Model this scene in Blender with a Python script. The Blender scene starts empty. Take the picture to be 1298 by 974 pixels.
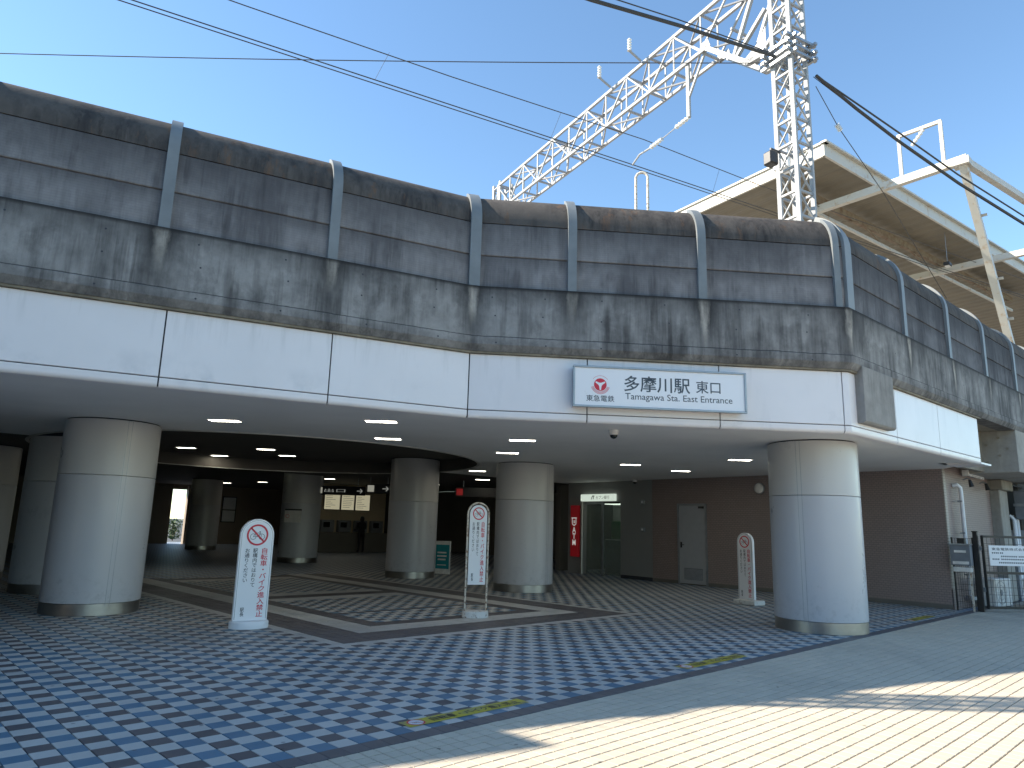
import bpy, bmesh, math, random
from mathutils import Vector, Matrix
random.seed(7)
R = math.radians
scene = bpy.context.scene
COL = scene.collection

# ------------------------------------------------------------------ camera, sky, sun, exposure
PITCH, ROLL, YAW, EYE = R(11.298), 0.0275, 0.8079, 1.5
fw = Vector((math.cos(YAW)*math.cos(PITCH), math.sin(YAW)*math.cos(PITCH), math.sin(PITCH)))
r0 = Vector((math.sin(YAW), -math.cos(YAW), 0)); u0 = r0.cross(fw)
cr = math.cos(ROLL)*r0 + math.sin(ROLL)*u0
cu = math.cos(ROLL)*u0 - math.sin(ROLL)*r0
cam_d = bpy.data.cameras.new('camera'); cam = bpy.data.objects.new('camera', cam_d); COL.objects.link(cam)
cam.matrix_world = Matrix(((cr.x, cu.x, -fw.x, 0), (cr.y, cu.y, -fw.y, 0), (cr.z, cu.z, -fw.z, EYE), (0, 0, 0, 1)))
cam_d.sensor_width = 36; cam_d.lens = 36*900/1298; cam_d.clip_start = 0.05; cam_d.clip_end = 3000
scene.camera = cam

SUN_AZ, SUN_EL = R(137.0), R(34.0)          # azimuth counter-clockwise from +X
world = bpy.data.worlds.new('World'); scene.world = world; world.use_nodes = True
wn = world.node_tree; wn.nodes.clear()
sky = wn.nodes.new('ShaderNodeTexSky'); sky.sky_type = 'NISHITA'; sky.sun_disc = False
sky.sun_elevation = SUN_EL; sky.sun_rotation = R(90) - SUN_AZ
sky.air_density = 1.0; sky.dust_density = 0.0; sky.ozone_density = 1.0
bg = wn.nodes.new('ShaderNodeBackground'); bg.inputs['Strength'].default_value = 0.118
wo = wn.nodes.new('ShaderNodeOutputWorld')
tint = wn.nodes.new('ShaderNodeMix'); tint.data_type = 'RGBA'; tint.blend_type = 'MULTIPLY'; tint.inputs[0].default_value = 1.0
tint.inputs[7].default_value = (0.90, 1.05, 1.10, 1)          # the camera's cool daylight balance
wn.links.new(sky.outputs[0], tint.inputs[6]); wn.links.new(tint.outputs[2], bg.inputs[0]); wn.links.new(bg.outputs[0], wo.inputs[0])
sd = bpy.data.lights.new('sun', 'SUN'); sd.energy = 5.0; sd.angle = R(0.53); sd.color = (1.0, 0.905, 0.76)
sun = bpy.data.objects.new('sun', sd); COL.objects.link(sun)
sdir = Vector((math.cos(SUN_AZ)*math.cos(SUN_EL), math.sin(SUN_AZ)*math.cos(SUN_EL), math.sin(SUN_EL)))
sun.rotation_euler = sdir.to_track_quat('Z', 'Y').to_euler(); sun.location = sdir*60
vs = scene.view_settings
vs.view_transform = 'Standard'; vs.look = 'None'; vs.gamma = 1.0; vs.exposure = 1.2; vs.use_curve_mapping = False
scene.cycles.use_denoising = True
scene.cycles.max_bounces = 8; scene.cycles.diffuse_bounces = 5; scene.cycles.glossy_bounces = 3
scene.cycles.sample_clamp_indirect = 6.0

# ------------------------------------------------------------------ helpers
def link(o): COL.objects.link(o); return o
def tag(o, label=None, cat=None, group=None, kind=None):
    if label: o['label'] = label
    if cat: o['category'] = cat
    if group: o['group'] = group
    if kind: o['kind'] = kind
    return o
def thing(name, loc, label, cat, group=None, rz=0.0):
    o = link(bpy.data.objects.new(name, None)); o.empty_display_size = .2
    o.location = loc; o.rotation_euler = (0, 0, rz)
    return tag(o, label, cat, group)
class MB:
    def __init__(s): s.v = []; s.f = []; s.uv = None
    def add(s, vs_, fs_):
        b = len(s.v); s.v += [tuple(p) for p in vs_]; s.f += [tuple(b+i for i in f) for f in fs_]; return s
    def box(s, c, d, M=None):
        x, y, z = d[0]/2, d[1]/2, d[2]/2
        P = [Vector((a*x, b*y, e*z)) for e in (-1, 1) for b in (-1, 1) for a in (-1, 1)]
        if M is not None: P = [M @ p for p in P]
        P = [p + Vector(c) for p in P]
        return s.add(P, [(0, 2, 3, 1), (4, 5, 7, 6), (0, 1, 5, 4), (2, 6, 7, 3), (0, 4, 6, 2), (1, 3, 7, 5)])
    def box2(s, a, b):
        return s.box([(a[i]+b[i])/2 for i in range(3)], [abs(b[i]-a[i]) for i in range(3)])
    def bar(s, p, q, w, h=None, up=Vector((0, 0, 1))):
        p, q = Vector(p), Vector(q); h = h or w; z = (q-p); L = z.length; z.normalize()
        if abs(z.dot(up)) > .98: up = Vector((1, 0, 0))
        x = z.cross(up).normalized(); y = x.cross(z)
        M = Matrix((x, y, z)).transposed()
        return s.box((p+q)/2, (w, h, L), M)
    def angle(s, p, q, w, t, up=Vector((0, 0, 1))):
        p, q = Vector(p), Vector(q); z = (q-p); L = z.length; z.normalize()
        if abs(z.dot(up)) > .98: up = Vector((1, 0, 0))
        x = z.cross(up).normalized(); y = x.cross(z); M = Matrix((x, y, z)).transposed(); c = (p+q)/2
        s.box(c + M @ Vector((0, -w/2+t/2, 0)), (w, t, L), M)
        return s.box(c + M @ Vector((-w/2+t/2, t/2, 0)), (t, w-t, L), M)
    def tube(s, pts, r, n=8, cap=True):
        pts = [Vector(p) for p in pts]; rs = r if isinstance(r, (list, tuple)) else [r]*len(pts)
        b = len(s.v); up = None
        for i, p in enumerate(pts):
            t = (pts[min(i+1, len(pts)-1)] - pts[max(i-1, 0)]).normalized()
            if up is None:
                a = Vector((0, 0, 1)) if abs(t.z) < .9 else Vector((1, 0, 0))
                up = t.cross(a).normalized()
            up = (up - t*up.dot(t)).normalized(); w = t.cross(up)
            for k in range(n):
                an = 2*math.pi*k/n; s.v.append(tuple(p + rs[i]*(math.cos(an)*up + math.sin(an)*w)))
        for i in range(len(pts)-1):
            for k in range(n):
                k2 = (k+1) % n
                s.f.append((b+i*n+k, b+i*n+k2, b+(i+1)*n+k2, b+(i+1)*n+k))
        if cap:
            s.f.append(tuple(b+k for k in reversed(range(n)))); e = b+(len(pts)-1)*n; s.f.append(tuple(e+k for k in range(n)))
        return s
    def lathe(s, prof, n=48, c=(0, 0, 0), a0=0.0, a1=2*math.pi, cap=True):
        full = abs(a1-a0-2*math.pi) < 1e-6; m = n if full else n+1; b = len(s.v)
        for r_, z in prof:
            for k in range(m):
                a = a0+(a1-a0)*k/n; s.v.append((c[0]+r_*math.cos(a), c[1]+r_*math.sin(a), c[2]+z))
        for i in range(len(prof)-1):
            for k in range(n):
                k2 = (k+1) % m
                s.f.append((b+i*m+k, b+i*m+k2, b+(i+1)*m+k2, b+(i+1)*m+k))
        if cap and full:
            s.f.append(tuple(b+k for k in reversed(range(m)))); e = b+(len(prof)-1)*m; s.f.append(tuple(e+k for k in range(m)))
        return s
    def prism(s, poly, M, t):
        """poly in local xy, extruded 0..t along local z, by matrix M"""
        n = len(poly)
        P = [M @ Vector((x, y, 0)) for x, y in poly] + [M @ Vector((x, y, t)) for x, y in poly]
        return s.add(P, [tuple(reversed(range(n))), tuple(range(n, 2*n))] + [(i, (i+1) % n, n+(i+1) % n, n+i) for i in range(n)])
    def build(s, name, m, parent=None, smooth=False, world=True, kind=None, bevel=0):
        me = bpy.data.meshes.new(name)
        v = s.v
        if parent is not None and world:
            l = parent_loc(parent); v = [(p[0]-l[0], p[1]-l[1], p[2]-l[2]) for p in v]
        me.from_pydata(v, [], s.f); me.update()
        if bevel or True:
            bm = bmesh.new(); bm.from_mesh(me)
            if bevel: bmesh.ops.bevel(bm, geom=bm.edges[:], offset=bevel, segments=1, affect='EDGES', clamp_overlap=True)
            bmesh.ops.recalc_face_normals(bm, faces=bm.faces[:]); bm.to_mesh(me); bm.free()
        if smooth:
            me.shade_smooth(); me.set_sharp_from_angle(angle=R(40))
        me.materials.append(m)
        o = link(bpy.data.objects.new(name, me))
        if parent is not None: o.parent = parent
        if kind: o['kind'] = kind
        return o
def parent_loc(p):
    l = Vector(p.location)
    while p.parent: p = p.parent; l += Vector(p.location)
    return l
def copy_tree(o, parent=None):
    c = o.copy(); link(c); c.parent = parent
    for ch in o.children: copy_tree(ch, c)
    return c

# ------------------------------------------------------------------ materials
class NT:
    def __init__(s, name):
        s.m = bpy.data.materials.new(name); s.m.use_nodes = True; s.t = s.m.node_tree; s.n = s.t.nodes
        s.b = s.n['Principled BSDF']; s.pos = None
    def new(s, k, **kw):
        n = s.n.new(k)
        for a, b in kw.items(): setattr(n, a, b)
        return n
    def l(s, a, b): s.t.links.new(a, b)
    def P(s):
        if s.pos is None: s.pos = s.new('ShaderNodeNewGeometry').outputs['Position']
        return s.pos
    def noise(s, scale, detail=4, rough=.55, stretch=None, vec=None, dist=0.0):
        v = vec or s.P()
        if stretch:
            mp = s.new('ShaderNodeMapping'); mp.inputs['Scale'].default_value = stretch; s.l(v, mp.inputs[0]); v = mp.outputs[0]
        n = s.new('ShaderNodeTexNoise'); n.inputs['Scale'].default_value = scale; n.inputs['Detail'].default_value = detail
        n.inputs['Roughness'].default_value = rough; n.inputs['Distortion'].default_value = dist; s.l(v, n.inputs['Vector']); return n.outputs['Fac']
    def ramp(s, fac, a, b, c0=0.0, c1=1.0):
        n = s.new('ShaderNodeMapRange'); n.inputs['From Min'].default_value = a; n.inputs['From Max'].default_value = b
        n.inputs['To Min'].default_value = c0; n.inputs['To Max'].default_value = c1; s.l(fac, n.inputs['Value']); return n.outputs[0]
    def mix(s, fac, a, b, mode='MIX'):
        n = s.new('ShaderNodeMix', data_type='RGBA', blend_type=mode)
        for sock, val in ((n.inputs[0], fac), (n.inputs[6], a), (n.inputs[7], b)):
            if isinstance(val, (int, float)): sock.default_value = val
            elif isinstance(val, (tuple, list)): sock.default_value = (*val[:3], 1)
            else: s.l(val, sock)
        return n.outputs[2]
    def math(s, op, a, b=0.0, clamp=False):
        n = s.new('ShaderNodeMath', operation=op, use_clamp=clamp)
        for sock, val in ((n.inputs[0], a), (n.inputs[1], b)):
            if isinstance(val, (int, float)): sock.default_value = val
            else: s.l(val, sock)
        return n.outputs[0]
    def bump(s, h, strength=.3, dist=.01):
        n = s.new('ShaderNodeBump'); n.inputs['Strength'].default_value = strength; n.inputs['Distance'].default_value = dist
        s.l(h, n.inputs['Height']); s.l(n.outputs[0], s.b.inputs['Normal'])
    def fin(s, col=None, rough=.6, metal=0.0, spec=.5):
        if col is not None:
            if isinstance(col, (tuple, list)): s.b.inputs['Base Color'].default_value = (*col[:3], 1)
            else: s.l(col, s.b.inputs['Base Color'])
        if isinstance(rough, (int, float)): s.b.inputs['Roughness'].default_value = rough
        else: s.l(rough, s.b.inputs['Roughness'])
        s.b.inputs['Metallic'].default_value = metal; s.b.inputs['Specular IOR Level'].default_value = spec
        return s.m
def dark(c, k): return tuple(x*k for x in c)
def plain(name, c, rough=.55, metal=0.0, var=.12, sc=6.0, bump=.0, spec=.5):
    t = NT(name); f = t.noise(sc, 5)
    col = t.mix(t.ramp(f, .3, .7), dark(c, 1-var), dark(c, 1+var))
    if bump: t.bump(t.noise(sc*20, 3), bump, .004)
    return t.fin(col, t.ramp(f, .2, .8, max(rough-.08, .02), rough+.08), metal, spec)
def glow(name, c, st):
    t = NT(name); t.fin(dark(c, .7), .4)
    t.b.inputs['Emission Color'].default_value = (*c, 1); t.b.inputs['Emission Strength'].default_value = st; return t.m

def concrete(name, c, dirt, amount=.55, streak=5.0, posts=False, rust=None, fine=.12, pale_amt=.35, boards=0.0, runs=()):
    t = NT(name)
    big = t.noise(.75, 5, .6); mid = t.noise(5, 7, .7); st = t.noise(streak, 5, .65, stretch=(1, 1, .10), dist=.25); st2 = t.noise(streak*3.0, 4, .65, stretch=(1, 1, .055), dist=.2)
    blot = t.noise(2.1, 7, .72, dist=.4)
    col = t.mix(t.ramp(mid, .3, .7), dark(c, 1-fine), dark(c, 1+fine))
    col = t.mix(t.math('MULTIPLY', t.ramp(blot, .50, .66), amount*.55), col, dark(dirt, 1.25))
    s1 = t.ramp(t.math('ADD', t.math('MULTIPLY', st, .55), t.math('MULTIPLY', big, .45)), .46, .60)
    s2 = t.math('MULTIPLY', t.ramp(st2, .50, .66), t.ramp(big, .38, .6))
    col = t.mix(t.math('MULTIPLY', s1, amount), col, dirt)
    col = t.mix(t.math('MULTIPLY', s2, amount*.8), col, dark(dirt, .55))
    pale = t.math('MULTIPLY', t.ramp(t.noise(streak*2.3, 4, .6, stretch=(1, 1, .07), dist=.3), .58, .74), t.ramp(blot, .40, .60))
    col = t.mix(t.math('MULTIPLY', pale, pale_amt), col, dark(c, 1.7))
    if boards:
        sz = t.new('ShaderNodeSeparateXYZ'); t.l(t.P(), sz.inputs[0]); fr = t.math('FRACT', t.math('MULTIPLY', sz.outputs[2], 1/.033))
        col = t.mix(t.math('MULTIPLY', t.math('LESS_THAN', fr, .22), boards), col, dark(dirt, .9))
    if posts:
        uv = t.new('ShaderNodeUVMap'); uv.uv_map = 'UVMap'; sx = t.new('ShaderNodeSeparateXYZ'); t.l(uv.outputs[0], sx.inputs[0])
        u, v = sx.outputs[0], sx.outputs[1]        # u metres to nearest post, v metres below the post foot
        wob = t.math('MULTIPLY', t.math('SUBTRACT', t.noise(6, 5, .7, stretch=(1, 1, .4)), .5), .22)
        rnd = t.noise(.85, 2, .5); 
        uu = t.math('ADD', u, wob)
        band = t.math('MULTIPLY', t.ramp(uu, .30, .08), t.ramp(t.math('ADD', v, t.math('MULTIPLY', st2, .6)), 1.15, .45, .1, 1.0))
        col = t.mix(t.math('MULTIPLY', band, .8), col, dark(dirt, .45))
        edge = t.math('ADD', t.math('MULTIPLY', wob, .55), t.math('MULTIPLY', t.math('SUBTRACT', mid, .5), .10))
        wid = t.math('SUBTRACT', .075, t.math('MULTIPLY', v, .07)); core = t.math('MULTIPLY', t.ramp(t.math('SUBTRACT', t.math('ADD', u, edge), wid), .022, -.022), t.ramp(t.math('ADD', v, t.math('MULTIPLY', rnd, 1.2)), 1.25, .85))
        core = t.math('MULTIPLY', core, t.ramp(mid, .30, .60, .35, 1.0))
        col = t.mix(t.math('MULTIPLY', core, .9), col, (.44, .405, .35))
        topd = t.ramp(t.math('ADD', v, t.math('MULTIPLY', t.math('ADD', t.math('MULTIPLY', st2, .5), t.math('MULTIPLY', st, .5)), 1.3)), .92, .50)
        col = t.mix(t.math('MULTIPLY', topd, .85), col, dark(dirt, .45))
        lip = t.ramp(v, .055, .015); col = t.mix(t.math('MULTIPLY', lip, .8), col, dark(dirt, .3))  # black drip edge, with the shadow gap under the panels painted in
        lowd = t.ramp(t.math('SUBTRACT', v, t.math('MULTIPLY', mid, .30)), .58, .80)
        col = t.mix(t.math('MULTIPLY', lowd, .45), col, dark(dirt, .95))
        crack = t.ramp(t.math('ABSOLUTE', t.math('SUBTRACT', t.math('ADD', v, t.math('MULTIPLY', t.math('SUBTRACT', t.noise(2.0, 6, .7), .5), .05)), .735)), .010, .003)
        col = t.mix(t.math('MULTIPLY', crack, .75), col, dark(dirt, .35))
    for (zt, ln, am) in runs:                     # soot washed down from a joint at height zt
        sz2 = t.new('ShaderNodeSeparateXYZ'); t.l(t.P(), sz2.inputs[0])
        dz = t.math('SUBTRACT', zt, sz2.outputs[2]); mask = t.math('GREATER_THAN', dz, -.004)
        g = t.ramp(t.math('ADD', dz, t.math('MULTIPLY', t.math('ADD', t.math('MULTIPLY', st, .6), t.math('MULTIPLY', st2, .4)), ln*2.2)), ln*1.75, ln*.75)
        col = t.mix(t.math('MULTIPLY', t.math('MULTIPLY', g, mask), am), col, dark(dirt, .55))
    if rust:
        rf = t.math('MULTIPLY', t.ramp(t.noise(5.5, 6, .72, stretch=(1, 1, .22)), .56, .72), .75)
        col = t.mix(rf, col, rust)
    t.bump(t.math('ADD', t.noise(45, 5, .7), t.math('MULTIPLY', mid, 2.0)), .35, .006)
    return t.fin(col, .85, 0, .25)

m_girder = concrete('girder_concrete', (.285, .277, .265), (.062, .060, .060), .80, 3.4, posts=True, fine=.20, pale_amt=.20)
PR = ((5.835, .72, .95), (5.33, .30, .80))
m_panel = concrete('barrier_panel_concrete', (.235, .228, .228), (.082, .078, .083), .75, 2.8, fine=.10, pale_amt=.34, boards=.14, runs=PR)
m_panelR = concrete('shaded_barrier_panel_concrete', (.16, .158, .165), (.055, .054, .06), .85, 2.8, fine=.08, pale_amt=.34, boards=.10, runs=PR)  # panel concrete darkened for the right wall's shade; soot runs as on the others
m_paneltop = concrete('barrier_top_concrete', (.098, .086, .076), (.034, .031, .031), .70, 5.0, rust=(.16, .088, .048), pale_amt=.40)
m_block = concrete('block_concrete', (.29, .28, .262), (.13, .125, .118), .5, 3.0, fine=.14, pale_amt=.15)
m_pier = concrete('pale_concrete', (.36, .34, .30), (.20, .19, .17), .35, 3.0)
m_under = concrete('underside_concrete', (.30, .27, .22), (.15, .13, .10), .4, 3.0)
m_post = plain('galvanised_steel', (.185, .20, .205), .5, 0, .14, 3)
m_drip = plain('drip_edge_mortar', (.20, .17, .12), .8, 0, .35, 5)
def fascia_mat():
    t = NT('white_enamel_panel'); f = t.noise(1.3, 4); st = t.noise(3, 4, .6, stretch=(1, 1, .3))
    col = t.mix(t.ramp(f, .3, .7), (.755, .725, .725), (.80, .77, .77))
    col = t.mix(t.math('MULTIPLY', t.ramp(st, .58, .8), .20), col, (.45, .46, .48))
    sz = t.new('ShaderNodeSeparateXYZ'); t.l(t.P(), sz.inputs[0])
    drip = t.math('MULTIPLY', t.ramp(t.noise(9, 4, .6, stretch=(1, 1, .08)), .55, .72), t.ramp(sz.outputs[2], 3.45, 3.85, 0, .30)); col = t.mix(drip, col, (.36, .35, .33))
    sm = t.math('MULTIPLY', t.ramp(t.noise(1.7, 5, .6), .60, .74), t.ramp(sz.outputs[2], 3.40, 3.10, 0, .28)); col = t.mix(sm, col, (.30, .31, .33))
    t.bump(t.noise(1.1, 2), .10, .02)
    return t.fin(col, .34, 0, .5)
m_fascia = fascia_mat()
m_seam = plain('dark_joint_sealant', (.035, .04, .05), .7)
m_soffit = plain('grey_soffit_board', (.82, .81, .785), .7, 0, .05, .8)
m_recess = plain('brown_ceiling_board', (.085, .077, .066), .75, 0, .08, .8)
def satin(name, c):
    t = NT(name); f = t.noise(.7, 3); st = t.noise(5, 3, .6, stretch=(1, 1, .15))
    col = t.mix(t.ramp(f, .3, .7), dark(c, .97), dark(c, 1.03)); col = t.mix(t.math('MULTIPLY', t.ramp(st, .6, .85), .10), col, dark(c, .7))
    sz = t.new('ShaderNodeSeparateXYZ'); t.l(t.P(), sz.inputs[0])
    scuff = t.math('MULTIPLY', t.ramp(t.noise(9, 6, .7), .5, .68), t.ramp(sz.outputs[2], .75, .2, 0, .35)); col = t.mix(scuff, col, dark(c, .45))
    return t.fin(col, t.ramp(t.noise(2.2, 5, .65), .3, .7, .26, .38), 0, .5)
m_rim = plain('metal_rim', (.55, .54, .5), .4, .3)
m_colup = satin('warm_grey_painted_steel', (.52, .51, .495))
m_collo = satin('blue_grey_painted_steel', (.50, .50, .515))
m_inox = plain('stainless_steel', (.40, .385, .36), .36, 1.0, .06, 8)
m_white = plain('white_paint', (.78, .79, .80), .4, 0, .04, 3)
m_whiteold = None
def worn(name, c, rustc, lo, hi, sc=14, rough=.5):
    t = NT(name); f = t.noise(sc, 6, .7); col = t.mix(t.ramp(f, lo, hi), c, rustc); t.bump(f, .2, .004); return t.fin(col, rough)
m_signwhite = worn('sign_board_white', (.82, .82, .83), (.62, .60, .58), .62, .85, 5, .35)
m_rusty = worn('rusty_white_tube', (.66, .60, .50), (.22, .10, .05), .50, .62, 22, .6)
m_base = worn('worn_white_base', (.66, .65, .62), (.20, .12, .08), .55, .70, 18, .65)
m_basewhite = worn('white_weight_base', (.78, .79, .81), (.5, .47, .44), .6, .8, 9, .5)
m_lattice = worn('white_painted_lattice', (.33, .335, .34), (.24, .21, .18), .60, .84, 9, .55)
m_frame = worn('cream_painted_steel', (.50, .475, .42), (.36, .22, .10), .56, .72, 4, .5)
m_rust = worn('rusty_truss_steel', (.24, .19, .135), (.15, .09, .05), .4, .65, 5, .75)
m_red = plain('red_print', (.62, .02, .045), .45, 0, .05)
m_black = plain('black_print', (.025, .028, .034), .5, 0, .05)
m_slate = plain('dark_grey_print', (.06, .075, .09), .45, 0, .05)
m_blackm = plain('black_painted_steel', (.018, .017, .017), .4, 0, .15)
m_cable = plain('black_cable', (.02, .02, .022), .5)
m_wire = plain('copper_wire_dark', (.06, .055, .05), .5, .3)
m_porc = plain('porcelain', (.75, .73, .69), .25)
m_alu = plain('grey_aluminium', (.33, .35, .37), .35, .6)
m_greymetal = plain('grey_cabinet_paint', (.20, .215, .235), .45)
m_doorp = plain('grey_door_paint', (.36, .37, .39), .4, 0, .04)
m_greywall = plain('grey_wall_panel', (.27, .275, .27), .5, 0, .05, .8)
m_darkwall = plain('dark_wall_board', (.15, .14, .12), .7, 0, .12, .7)
m_backwall = plain('brown_wall_board', (.30, .24, .19), .6, 0, .1, .7)
m_cream = plain('cream_wall_board', (.60, .50, .34), .6, 0, .08, .7)
m_glass = NT('dark_glass'); m_glass.fin((.012, .016, .015), .06, 0, .6); m_glass = m_glass.m
m_clear = NT('clear_glass'); m_clear.fin((.75, .85, .80), .03, 0, .5); m_clear.b.inputs['Transmission Weight'].default_value = .85; m_clear = m_clear.m
m_yellow = worn('yellow_floor_sheet', (.52, .42, .035), (.24, .24, .15), .48, .66, 9, .55)
m_teal = plain('teal_print', (.015, .24, .27), .45)
m_cloth = plain('black_cloth', (.018, .018, .022), .9)
m_hair = plain('black_hair', (.012, .011, .011), .6)
m_green = plain('machine_green', (.02, .11, .035), .5)
m_leaf = plain('leaf_green', (.05, .10, .025), .6, 0, .4, 12)
m_lamp = glow('lamp_diffuser', (1.0, .94, .78), 8.0)
m_signlamp = glow('lit_sign_box', (.80, .92, .80), .30)
m_map = glow('lit_map_panel', (.95, .88, .60), .16)
m_redlamp = glow('lit_red_panel', (.40, .012, .02), .06)
m_redlamp.node_tree.nodes['Principled BSDF'].inputs['Base Color'].default_value = (.42, .015, .022, 1)
m_litwhite = glow('lit_white_letters', (.9, .88, .85), .16)
m_cableclip = m_alu

def brickmat(name, c1, c2, mortar, bw, bh, horiz, ms=.006, rough=.45):
    """tile wall: horizontal coordinate along `horiz` (unit xy), vertical z"""
    t = NT(name); sx = t.new('ShaderNodeSeparateXYZ'); t.l(t.P(), sx.inputs[0])
    h = t.math('ADD', t.math('MULTIPLY', sx.outputs[0], horiz[0]), t.math('MULTIPLY', sx.outputs[1], horiz[1]))
    cb = t.new('ShaderNodeCombineXYZ'); t.l(h, cb.inputs[0]); t.l(sx.outputs[2], cb.inputs[1])
    b = t.new('ShaderNodeTexBrick'); b.offset = .5; t.l(cb.outputs[0], b.inputs['Vector'])
    b.inputs['Scale'].default_value = 1; b.inputs['Brick Width'].default_value = bw; b.inputs['Row Height'].default_value = bh
    b.inputs['Mortar Size'].default_value = ms; b.inputs['Mortar Smooth'].default_value = .2
    b.inputs['Color1'].default_value = (*c1, 1); b.inputs['Color2'].default_value = (*c2, 1); b.inputs['Mortar'].default_value = (*mortar, 1)
    big = t.noise(.8, 4); col = t.mix(t.ramp(big, .3, .7), b.outputs['Color'], dark(c1, .8)); col = t.mix(.55, b.outputs['Color'], col)
    inv = t.math('SUBTRACT', 1.0, b.outputs['Fac']); t.bump(inv, .5, .004)
    return t.fin(col, rough)
m_brownN = brickmat('brown_mosaic_tile', (.33, .255, .235), (.29, .225, .208), (.16, .135, .125), .1, .05, (0, 1))
m_brownF = brickmat('brown_mosaic_tile_front', (.34, .255, .225), (.30, .225, .20), (.17, .135, .12), .1, .05, (1, 0))
m_edge = brickmat('pale_edge_tile', (.42, .37, .32), (.38, .33, .29), (.18, .15, .13), .3, .062, (1, 0))

def tilemat(name, c, rough=.45, var=.10, size=.1583, ox=0.0, oy=0.0, speck=.06, bump=.15, spec=.4):
    t = NT(name); p = t.P()
    sub = t.new('ShaderNodeVectorMath', operation='SUBTRACT'); t.l(p, sub.inputs[0]); sub.inputs[1].default_value = (ox, oy, 0)
    sc = t.new('ShaderNodeVectorMath', operation='SCALE'); t.l(sub.outputs[0], sc.inputs[0]); sc.inputs['Scale'].default_value = 1/size
    fl = t.new('ShaderNodeVectorMath', operation='FLOOR'); t.l(sc.outputs[0], fl.inputs[0])
    mul = t.new('ShaderNodeVectorMath', operation='MULTIPLY'); t.l(fl.outputs[0], mul.inputs[0]); mul.inputs[1].default_value = (1, 1, 0)
    wn_ = t.new('ShaderNodeTexWhiteNoise', noise_dimensions='2D'); t.l(mul.outputs[0], wn_.inputs['Vector'])
    col = t.mix(wn_.outputs['Value'], dark(c, 1-var), dark(c, 1+var))
    sp = t.noise(220, 2, .6); col = t.mix(t.math('MULTIPLY', t.ramp(sp, .56, .66), speck*6, clamp=True), col, dark(c, .62))
    gr = t.noise(.55, 6, .65); col = t.mix(t.math('MULTIPLY', t.ramp(gr, .48, .75), .28), col, dark(c, .62))
    st = t.noise(3.1, 5, .7); col = t.mix(t.math('MULTIPLY', t.ramp(st, .62, .78), .22), col, dark(c, .55))
    vo = t.new('ShaderNodeTexVoronoi', voronoi_dimensions='2D'); vo.inputs['Scale'].default_value = 1.9; vo.inputs['Randomness'].default_value = 1.0; t.l(t.P(), vo.inputs['Vector'])
    gum = t.math('MULTIPLY', t.ramp(vo.outputs['Distance'], .034, .022), t.math('GREATER_THAN', t.noise(1.3, 2), .47)); col = t.mix(t.math('MULTIPLY', gum, .55), col, (.045, .043, .042))
    lane = t.noise(.33, 5, .62, dist=.8); col = t.mix(t.math('MULTIPLY', t.ramp(lane, .50, .66), .22), col, (.13, .125, .12))
    t.bump(t.noise(150, 3), bump, .003)
    return t.fin(col, t.ramp(gr, .35, .7, max(rough-.10, .1), rough+.12), 0, spec)
S = .1583; X0, YB = 2.158, 4.513
m_tl = tilemat('pale_floor_tile', (.50, .495, .465), .5, .07, S, X0, YB)
m_tb = tilemat('blue_floor_tile', (.095, .19, .27), .5, .10, S, X0, YB)
m_td = tilemat('charcoal_floor_tile', (.105, .10, .108), .5, .12, S, X0, YB)
m_tband = tilemat('dark_border_tile', (.125, .115, .118), .55, .10, S, X0, YB)
B_ = .1152; BX0 = 2.953
m_beige = tilemat('beige_paving_tile', (.575, .505, .40), .75, .05, B_, BX0, 4.345, .10, .3, .25)
m_joint = plain('paving_joint', (.035, .034, .032), .95, 0, .3, 20)
m_jointf = plain('floor_joint', (.025, .026, .03), .9, 0, .3, 20)
def gridmat(name, c, joint, size, ox, oy, w):
    t = NT(name); sx = t.new('ShaderNodeSeparateXYZ'); t.l(t.P(), sx.inputs[0])
    def line(v, o):
        a = t.math('FRACT', t.math('DIVIDE', t.math('SUBTRACT', v, o), size)); return t.math('LESS_THAN', a, w)
    m = t.math('MAXIMUM', line(sx.outputs[0], ox), line(sx.outputs[1], oy))
    base = t.mix(t.ramp(t.noise(2.5, 5), .3, .7), dark(c, .9), dark(c, 1.08))
    return t.fin(t.mix(m, base, joint), .8)
m_beigefar = gridmat('beige_paving_far', (.555, .49, .39), (.12, .115, .10), B_, BX0, 4.345, .06)
def checkfar():
    t = NT('checker_floor_far'); sx = t.new('ShaderNodeSeparateXYZ'); t.l(t.P(), sx.inputs[0])
    i = t.math('FLOOR', t.math('DIVIDE', t.math('SUBTRACT', sx.outputs[0], X0), S)); j = t.math('FLOOR', t.math('DIVIDE', t.math('SUBTRACT', sx.outputs[1], YB), S))
    odd = t.math('FLOORED_MODULO', t.math('ADD', i, j), 2.0); jodd = t.math('FLOORED_MODULO', j, 2.0)
    dk = t.mix(jodd, (.075, .165, .33), (.085, .085, .10)); return t.fin(t.mix(odd, (.40, .43, .445), dk), .5)
m_checkfar = checkfar()
m_asphalt = plain('asphalt', (.07, .07, .07), .9, 0, .2, 2, .3)

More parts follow.
